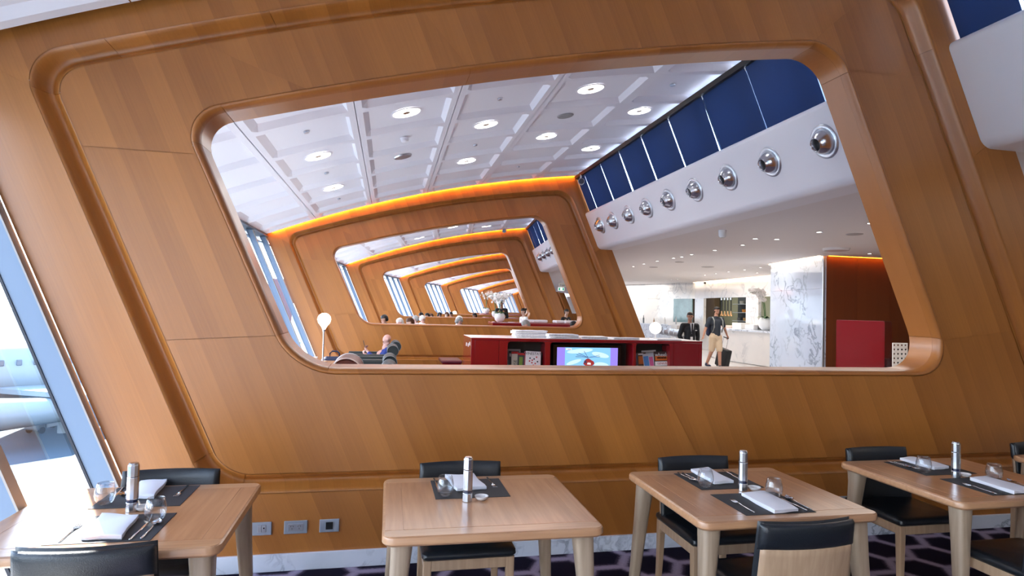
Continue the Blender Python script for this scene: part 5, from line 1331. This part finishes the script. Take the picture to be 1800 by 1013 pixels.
def body(t, J, s, vox=.010, skin=SKIN1, fingers=True, curl=.6):
    bm = NB(); j = J
    hull(bm, j['pel'], .115*s, j['chest'], .125*s, ); hull(bm, j['chest']+V3(-.06, 0, .02)*s, .105*s, j['chest']+V3(.06, 0, .02)*s, .105*s)
    hull(bm, j['shL'], .055*s, j['shR'], .055*s); hull(bm, j['chest']+V3(0, 0, .16)*s, .062*s, j['head']+V3(0, .02, -.07)*s, .050*s)
    for a in 'LR':
        hull(bm, j['sh'+a], .056*s, j['el'+a], .040*s); hull(bm, j['el'+a], .040*s, j['wr'+a], .027*s)
        hull(bm, j['hi'+a], .090*s, j['kn'+a], .058*s); hull(bm, j['kn'+a], .057*s, j['an'+a], .040*s)
        if 'toe'+a in j: hull(bm, j['an'+a], .036*s, j['toe'+a], .03*s)
        else: hull(bm, j['an'+a], .036*s, j['an'+a]+V3(0, -.15, -.05)*s, .028*s)
        if fingers: hand(bm, j['wr'+a], (j['wr'+a]-j['el'+a]), V3(0, -1, 0), s, curl)
    add_head(bm, j['head'], j['R'])
    return obj('body', mk(fuse(bm, vox, 'body', 2), skin), skin, t)
J['R'] = RH_
body(man, J, hs, .009, SKIN1)
eyes(man, J['head'], RH_)
bm = NB(); hair(bm, J['head'], RH_, 'fringe'); obj('hair', mk(fuse(bm, .01, 'hair', 1), HAIRB), HAIRB, man)
bm = NB()
for s_ in (-1, 1):
    c_ = J['head']+RH_ @ V3(s_*.030, -.098, .006); tube(bm, [c_+RH_ @ V3(.022*cos(a), 0, .016*sin(a)) for a in [i*pi/8 for i in range(17)]], .003, 5); tube(bm, [c_+RH_ @ V3(s_*.022, 0, .006), J['head']+RH_ @ V3(s_*.078, .0, .01)], .0025, 5)
tube(bm, [J['head']+RH_ @ V3(-.009, -.1, .008), J['head']+RH_ @ V3(.009, -.1, .008)], .003, 5); obj('glasses', bm, INK, man)
s = hs
part(man, 'polo_shirt', [(J['pel']+V3(0, 0, .02)*s, .135*s, J['chest'], .142*s), (J['chest']+V3(-.065, 0, .02)*s, .122*s, J['chest']+V3(.065, 0, .02)*s, .122*s), (J['shL'], .068*s, J['shR'], .068*s), (J['shL'], .070*s, J['shL'].lerp(J['elL'], .75), .058*s), (J['shR'], .070*s, J['shR'].lerp(J['elR'], .75), .058*s), (J['chest']+V3(0, 0, .15)*s, .075*s, J['neck']+V3(0, 0, -.03)*s, .064*s)], POLO, .011)
part(man, 'shorts', [(J['pel']+V3(-.03, 0, -.0)*s, .130*s, J['pel']+V3(.03, 0, -.06)*s, .130*s), (J['hiL'], .112*s, J['hiL'].lerp(J['knL'], .86), .092*s), (J['hiR'], .112*s, J['hiR'].lerp(J['knR'], .86), .092*s)], BEIGE, .011)
for a in 'LR':
    an = J['an'+a]; part(man, 'shoe', [(an+V3(0, .025, -.035)*s, .042*s, an+V3(0, -.17, -.055)*s, .036*s), (an, .046*s, an+V3(0, -.05, -.03)*s, .046*s)], NAVYC, .011, 2)
part(man, 'backpack', [(V3(-.10, .17, 1.15)*s, .08*s, V3(.10, .17, 1.15)*s, .08*s), (V3(-.09, .17, 1.38)*s, .07*s, V3(.09, .17, 1.38)*s, .07*s), (V3(-.12, .17, 1.0)*s, .08*s, V3(-.10, .17, 1.38)*s, .08*s), (V3(.12, .17, 1.0)*s, .08*s, V3(.10, .17, 1.38)*s, .08*s)], NAVYC, .015)
for s_ in (-1, 1):
    bm = NB(); tube(bm, [V3(s_*.11, .10, 1.47)*s, V3(s_*.13, -.05, 1.475)*s, V3(s_*.135, -.145, 1.38)*s, V3(s_*.135, -.155, 1.2)*s, V3(s_*.145, -.08, 1.05)*s], .018*s, 6); obj('backpack_strap', bm, pmat('grey_strap', (.25, .26, .25), .6), man, smooth=True)
# suitcase
hnd = J['wrL']+(J['wrL']-J['elL']).normalized()*.10*s; sb = q.copy(); 
tip = V3(q.x+hnd.x, q.y+hnd.y, hnd.z)
su = thing('wheeled_suitcase', 'black wheeled suitcase trailing behind the walking man', 'suitcase', (tip.x-.02, tip.y+.16, 0)); 
base = V3(-.07, .05, 0); top = V3(.0, -.16, hnd.z); ax = (top-base).normalized(); L = (top-base).length
Ms = Matrix.Translation(base) @ ax.to_track_quat('Z', 'Y').to_matrix().to_4x4() @ Matrix.Rotation(pi/2, 4, 'Z')
Rz_ = lambda bm: bmesh.ops.transform(bm, matrix=Ms, verts=bm.verts[:])
bm = NB(); box(bm, (0, 0, .33), (.40, .24, .56), .04, 3); Rz_(bm); obj('case_body', bm, pmat('black_nylon', (.012, .013, .015), .6), su, smooth=40)
bm = NB(); box(bm, (0, -.125, .28), (.32, .02, .36), .01, 2); Rz_(bm); obj('front_pocket', bm, pmat('black_nylon', (.012, .013, .015), .6), su)
for x in (-.09, .09):
    bm = NB(); tube(bm, [(x, .06, .60), (x, .06, L)], .009, 8); Rz_(bm); obj('telescopic_rod', bm, STEEL, su)
bm = NB(); tube(bm, [(-.10, .06, L), (.10, .06, L)], .014, 8); Rz_(bm); obj('grip', bm, BLACK, su)
for x in (-.15, .15):
    bm = NB(); lathe(bm, [(0, -.015), (.035, -.015), (.035, .015), (0, .015)], 14, c=(x, .02, .038), M=Matrix.Rotation(pi/2, 4, 'Y')); Rz_(bm); obj('wheel', bm, BLACK, su)

# --- attendant ---------------------------------------------------------------
YA = 14.6; qa = at(1213, 548, Y=YA); s = qa.z/1.78; att = thing('person', 'attendant in black suit, white shirt and tie standing behind the red counter', 'person', (qa.x, YA, 0), -.1)
J = dict(pel=V3(0, 0, .95), chest=V3(0, 0, 1.28), neck=V3(0, -.005, 1.48), head=V3(-.01, -.03, 1.645), shL=V3(.19, 0, 1.40), shR=V3(-.19, 0, 1.40), elL=V3(.25, .05, 1.12), elR=V3(-.27, .05, 1.12), wrL=V3(.20, -.06, .90), wrR=V3(-.16, -.08, .90),
         hiL=V3(.09, 0, .90), hiR=V3(-.09, 0, .90), knL=V3(.10, -.02, .50), knR=V3(-.10, -.02, .50), anL=V3(.10, .02, .08), anR=V3(-.10, .02, .08))
for k in J: J[k] = J[k]*s
J['R'] = I3(-.35, .08); body(att, J, s, .011, SKIN1, curl=.4); eyes(att, J['head'], J['R'])
bm = NB(); hair(bm, J['head'], J['R']); obj('hair', mk(fuse(bm, .01, 'hair', 1), HAIRB), HAIRB, att)
part(att, 'jacket', [(J['pel']+V3(0, 0, -.04)*s, .150*s, J['chest'], .150*s), (J['chest']+V3(-.07, .01, .02)*s, .124*s, J['chest']+V3(.07, .01, .02)*s, .124*s), (J['shL'], .074*s, J['shR'], .074*s), (J['chest']+V3(0, .03, .12)*s, .08*s, J['neck']+V3(0, .04, -.04)*s, .062*s)] +
     [c for a in 'LR' for c in ((J['sh'+a], .076*s, J['el'+a], .060*s), (J['el'+a], .060*s, J['el'+a].lerp(J['wr'+a], .92), .045*s))], SUIT, .012)
part(att, 'trousers', [c for a in 'LR' for c in ((J['hi'+a], .115*s, J['kn'+a], .082*s), (J['kn'+a], .082*s, J['an'+a], .062*s))], SUIT, .014)
for a in 'LR': part(att, 'shoe', [(J['an'+a]+V3(0, .03, -.04)*s, .036*s, J['an'+a]+V3(0, -.16, -.045)*s, .033*s)], BLACK, .012, 1)
bm = NB(); prism(bm, [(-.055*s, 1.475*s), (.055*s, 1.475*s), (.012*s, 1.19*s), (-.012*s, 1.19*s)], .150*s, .166*s, M=Matrix.Rotation(pi/2, 4, 'X')); obj('shirt_front', bm, SHIRTW, att)
bm = NB(); prism(bm, [(-.018*s, 1.46*s), (.018*s, 1.46*s), (.024*s, 1.22*s), (0, 1.18*s), (-.024*s, 1.22*s)], .167*s, .173*s, M=Matrix.Rotation(pi/2, 4, 'X')); obj('necktie', bm, BLACK, att)
bm = NB(); tube(bm, [V3(-.06, -.12, 1.46)*s, V3(-.05, -.178, 1.3)*s, V3(-.01, -.18, 1.12)*s, V3(.03, -.178, 1.3)*s, V3(.06, -.12, 1.46)*s], .004, 5); obj('lanyard', bm, NAVYC, att)
bm = NB(); box(bm, V3(-.02, -.182, 1.06)*s, (.065, .006, .09), .002, 1); obj('name_badge', bm, CERAM, att); bm = NB(); box(bm, V3(.11, -.165, 1.28)*s, (.05, .006, .02), .002, 1); obj('pocket_badge', bm, CERAM, att)

# --- seated figures -------------------------------------------------------------
def seated(skin, hairm, shirt, kind='short', phone=False, vox=.013, name='person', bald=False, recl=.35, bend=.1, key=None):
    """sitter faces -x, seat surface z=.42, hips at x=.15"""
    t = thing('person', '', 'person'); dv = lambda x, y, z: V3(x, y, z)
    ch_ = V3(.15+.36*sin(recl), 0, .48+.36*cos(recl)); sh = V3(.15+.46*sin(recl), 0, .50+.46*cos(recl)); hd = V3(.15+.64*sin(recl)-.05-bend*.2, 0, .50+.68*cos(recl)-bend*.05)
    J = dict(pel=V3(.17, 0, .53), chest=ch_, neck=sh, head=hd, shL=sh+V3(0, -.185, 0), shR=sh+V3(0, .185, 0), elL=V3(.16 if phone else .06, -.25, .68), elR=V3(.16 if phone else .06, .25, .68),
             wrL=V3(-.02, -.08, .90) if phone else V3(-.18, -.10, .66), wrR=V3(-.04, .10, .82) if phone else V3(-.16, .10, .66), hiL=V3(.15, -.09, .50), hiR=V3(.15, .09, .50), knL=V3(-.30, -.11, .52), knR=V3(-.30, .11, .52), anL=V3(-.36, -.11, .08), anR=V3(-.36, .11, .08), toeL=V3(-.50, -.11, .035), toeR=V3(-.50, .11, .035))
    J['R'] = Matrix.Rotation(-pi/2, 3, 'Z') @ Matrix.Rotation(.35+bend, 3, 'X')
    bd = body(t, J, 1.0, vox, skin, curl=1.0); eyes(t, J['head'], J['R'])
    if hairm: bm = NB(); hair(bm, J['head'], J['R'], kind); obj('hair', mk(fuse(bm, .012, 'hair', 1), hairm), hairm, t)
    part(t, 'shirt', [(J['pel'], .140, J['chest'], .140), (J['chest']+V3(.01, 0, .06), .10, J['head']+V3(.05, 0, -.15), .062), (J['chest']+V3(0, -.07, 0), .118, J['chest']+V3(0, .07, 0), .118), (J['shL'], .070, J['shR'], .070)] + [c for a in 'LR' for c in ((J['sh'+a], .072, J['el'+a], .056), (J['el'+a], .056, J['el'+a].lerp(J['wr'+a], .85), .042))], shirt, .014)
    part(t, 'trousers', [(J['pel'], .142, J['pel']+V3(0, 0, -.01), .142)] + [c for a in 'LR' for c in ((J['hi'+a], .105, J['kn'+a], .078), (J['kn'+a], .078, J['an'+a]+V3(0, 0, .03), .058))], NAVYC, .015)
    for a in 'LR': part(t, 'shoe', [(J['an'+a]+V3(.03, 0, -.03), .042, J['toe'+a], .036)], BLACK, .013, 1)
    return t, J
t, J = seated(SKIN2, None, SHIRTB, phone=True, bald=True, recl=.42, bend=.15, vox=.011)
q = at(681, 598, Y=12.42); t.location = (-.16, 12.42, .0); t['label'] = 'bald man in blue shirt sitting in the dark armchair and holding up a phone'
fs = 1.06; t.scale = (fs, fs, fs); t.location.x = q.x-J['head'].x*fs; t.location.z = q.z-J['head'].z*fs
ph = thing('mobile_phone', 'dark mobile phone held up by the seated bald man', 'phone', (t.location.x-.075*fs, 12.40-.03, t.location.z+.97*fs)); bm = NB(); box(bm, (0, 0, .07), (.01, .075, .15), .004, 2); obj('phone_body', bm, BLACK, ph); ph.rotation_euler = (0, -.25, 0)
bm = NB(); box(bm, (.0056, 0, .07), (.0008, .066, .135)); obj('phone_screen', bm, pmat('phone_screen', (.3, .35, .4), .2), ph)
# templates for the far heads
T = {}
T['dark'] = seated(SKIN1, HAIRB, NAVYC)[0]; T['grey'] = seated(SKIN2, HAIRG, SHIRTW, bend=.3)[0]; T['brown'] = seated(SKIN3, HAIRBR, pmat('grey_shirt', (.3, .3, .33), .7))[0]; T['white'] = seated(SKIN2, HAIRW, SHIRTW)[0]; us = set()
heads = [(675, 561, 18.2, 'dark', 0, 'dark-haired person in black with lowered head, leftmost above the second sill'), (703, 567, 17.0, 'white', .3, 'white-haired person, second head from the left above the second sill'),
         (720.5, 567, 15.8, 'brown', 0, 'brown-haired person, third head from the left above the second sill'), (732.5, 561, 19.6, 'grey', -.6, 'grey-haired person facing a companion, fourth head above the second sill'),
         (742.5, 561, 20.9, 'white', pi+.4, 'pale-haired person in a white shirt, right of the grey-haired one'), (740, 550.5, 24.9, 'dark', .6, 'dark-haired person rising above the others near the third sill'),
         (751, 555.5, 26.1, 'dark', 0, 'dark head just above the third sill, left of a pair'), (758, 556, 27.3, 'brown', .2, 'dark head just above the third sill, right of a pair'), (773, 554, 28.5, 'dark', pi, 'dark head alone above the third sill'),
         (785, 552.5, 29.8, 'brown', 0, 'person left of the distant globe lamp'), (793, 551, 31.2, 'dark', .8, 'dark-haired person touching the distant globe lamp'), (805, 564, 17.2, 'grey', pi+.2, 'grey-haired person in white in the middle of the second sill'),
         (808, 561, 18.8, 'white', pi, 'white-shirted person just behind the grey-haired one'), (834, 554.5, 28.2, 'dark', 0, 'dark head above the third sill left of the orchid'), (926.5, 570, 15.3, 'grey', 0, 'grey head below the far red counter edge'),
         (1008, 573, 15.6, 'dark', 0, 'dark head at the lower right corner of the second opening')]
for i, (px, py, Y, k, rz, lab) in enumerate(heads):
    q = at(px, py, Y=Y); src = T[k]
    hx_ = .15+.64*sin(.35)-.05; cs, sn = cos(rz), sin(rz)
    loc = V3(q.x-hx_*cs, Y-hx_*sn, 0); o = src if k not in us else dup(src, loc, rz); us.add(k)
    # seat height follows the head height
    hz_ = .50+.68*cos(.35); sc = max(.9, min(1.12, q.z/hz_))
    o.location = loc; o.rotation_euler = (0, 0, rz); o['label'] = lab; o.scale = (sc, sc, sc); o['group'] = 'guests seated beyond the second partition'
    c = dup(ac, loc+V3(.06*cs, .06*sn, 0), rz, 'armchair under the '+' '.join(lab.replace(',', '').split()[:11]), 'armchairs beyond the second partition')
    for hc in list(c.children):
        if 'bolster' in hc.name or 'stem' in hc.name: bpy.data.objects.remove(hc)
    c.scale = (sc*.9, sc, sc*.95)
# standing woman with a bun behind the far counter, standing dark figure behind the orchid
def standing(px, py, Y, hairm, kind, shirt, rz, lab, skin=SKIN3):
    q = at(px, py, Y=Y); s = q.z/1.645; t = thing('person', lab, 'person', (q.x, Y, 0), rz)
    J = dict(pel=V3(0, 0, .95), chest=V3(0, 0, 1.28), neck=V3(0, -.005, 1.48), head=V3(0, -.03, 1.645), shL=V3(.17, 0, 1.40), shR=V3(-.17, 0, 1.40), elL=V3(.22, .03, 1.13), elR=V3(-.22, .03, 1.13), wrL=V3(.15, -.18, 1.05), wrR=V3(-.15, -.18, 1.05),
             hiL=V3(.09, 0, .90), hiR=V3(-.09, 0, .90), knL=V3(.10, -.02, .50), knR=V3(-.10, -.02, .50), anL=V3(.10, .02, .08), anR=V3(-.10, .02, .08))
    for k in J: J[k] = J[k]*s
    J['R'] = I3(0, .3); body(t, J, s, .014, skin, curl=.6); eyes(t, J['head'], J['R'])
    bm = NB(); hair(bm, J['head'], J['R'], kind); obj('hair', mk(fuse(bm, .012, 'hair', 1), hairm), hairm, t)
    part(t, 'shirt', [(J['pel'], .13*s, J['chest'], .13*s), (J['chest']+V3(-.06, 0, 0)*s, .11*s, J['chest']+V3(.06, 0, 0)*s, .11*s), (J['shL'], .066*s, J['shR'], .066*s)] + [c for a in 'LR' for c in ((J['sh'+a], .068*s, J['el'+a], .052*s), (J['el'+a], .052*s, J['el'+a].lerp(J['wr'+a], .85), .04*s))], shirt, .014)
    part(t, 'trousers', [(J['pel'], .135*s, J['pel']+V3(0, 0, -.02), .135*s)]+[c for a in 'LR' for c in ((J['hi'+a], .105*s, J['kn'+a], .078*s), (J['kn'+a], .078*s, J['an'+a], .058*s))], SUIT, .016)
    for a in 'LR': part(t, 'shoe', [(J['an'+a]+V3(0, .03, -.04)*s, .036*s, J['an'+a]+V3(0, -.15, -.045)*s, .033*s)], BLACK, .013, 1)
standing(921, 548, 20.6, HAIRB, 'bun', SHIRTW, -1.2, 'woman with dark bun and white shirt behind the far red counter')
standing(882, 533.5, 25.6, HAIRB, 'short', SUIT, -.3, 'dark-haired person in dark clothes standing behind the orchid', SKIN1)
standing(995, 549, 21.5, HAIRB, 'short', SUIT, .5, 'dark-clothed person near the lower right corner of the second opening')
for ch_ in list(part0.children):
    if ch_.name.startswith('cove_light'): bpy.data.objects.remove(ch_)
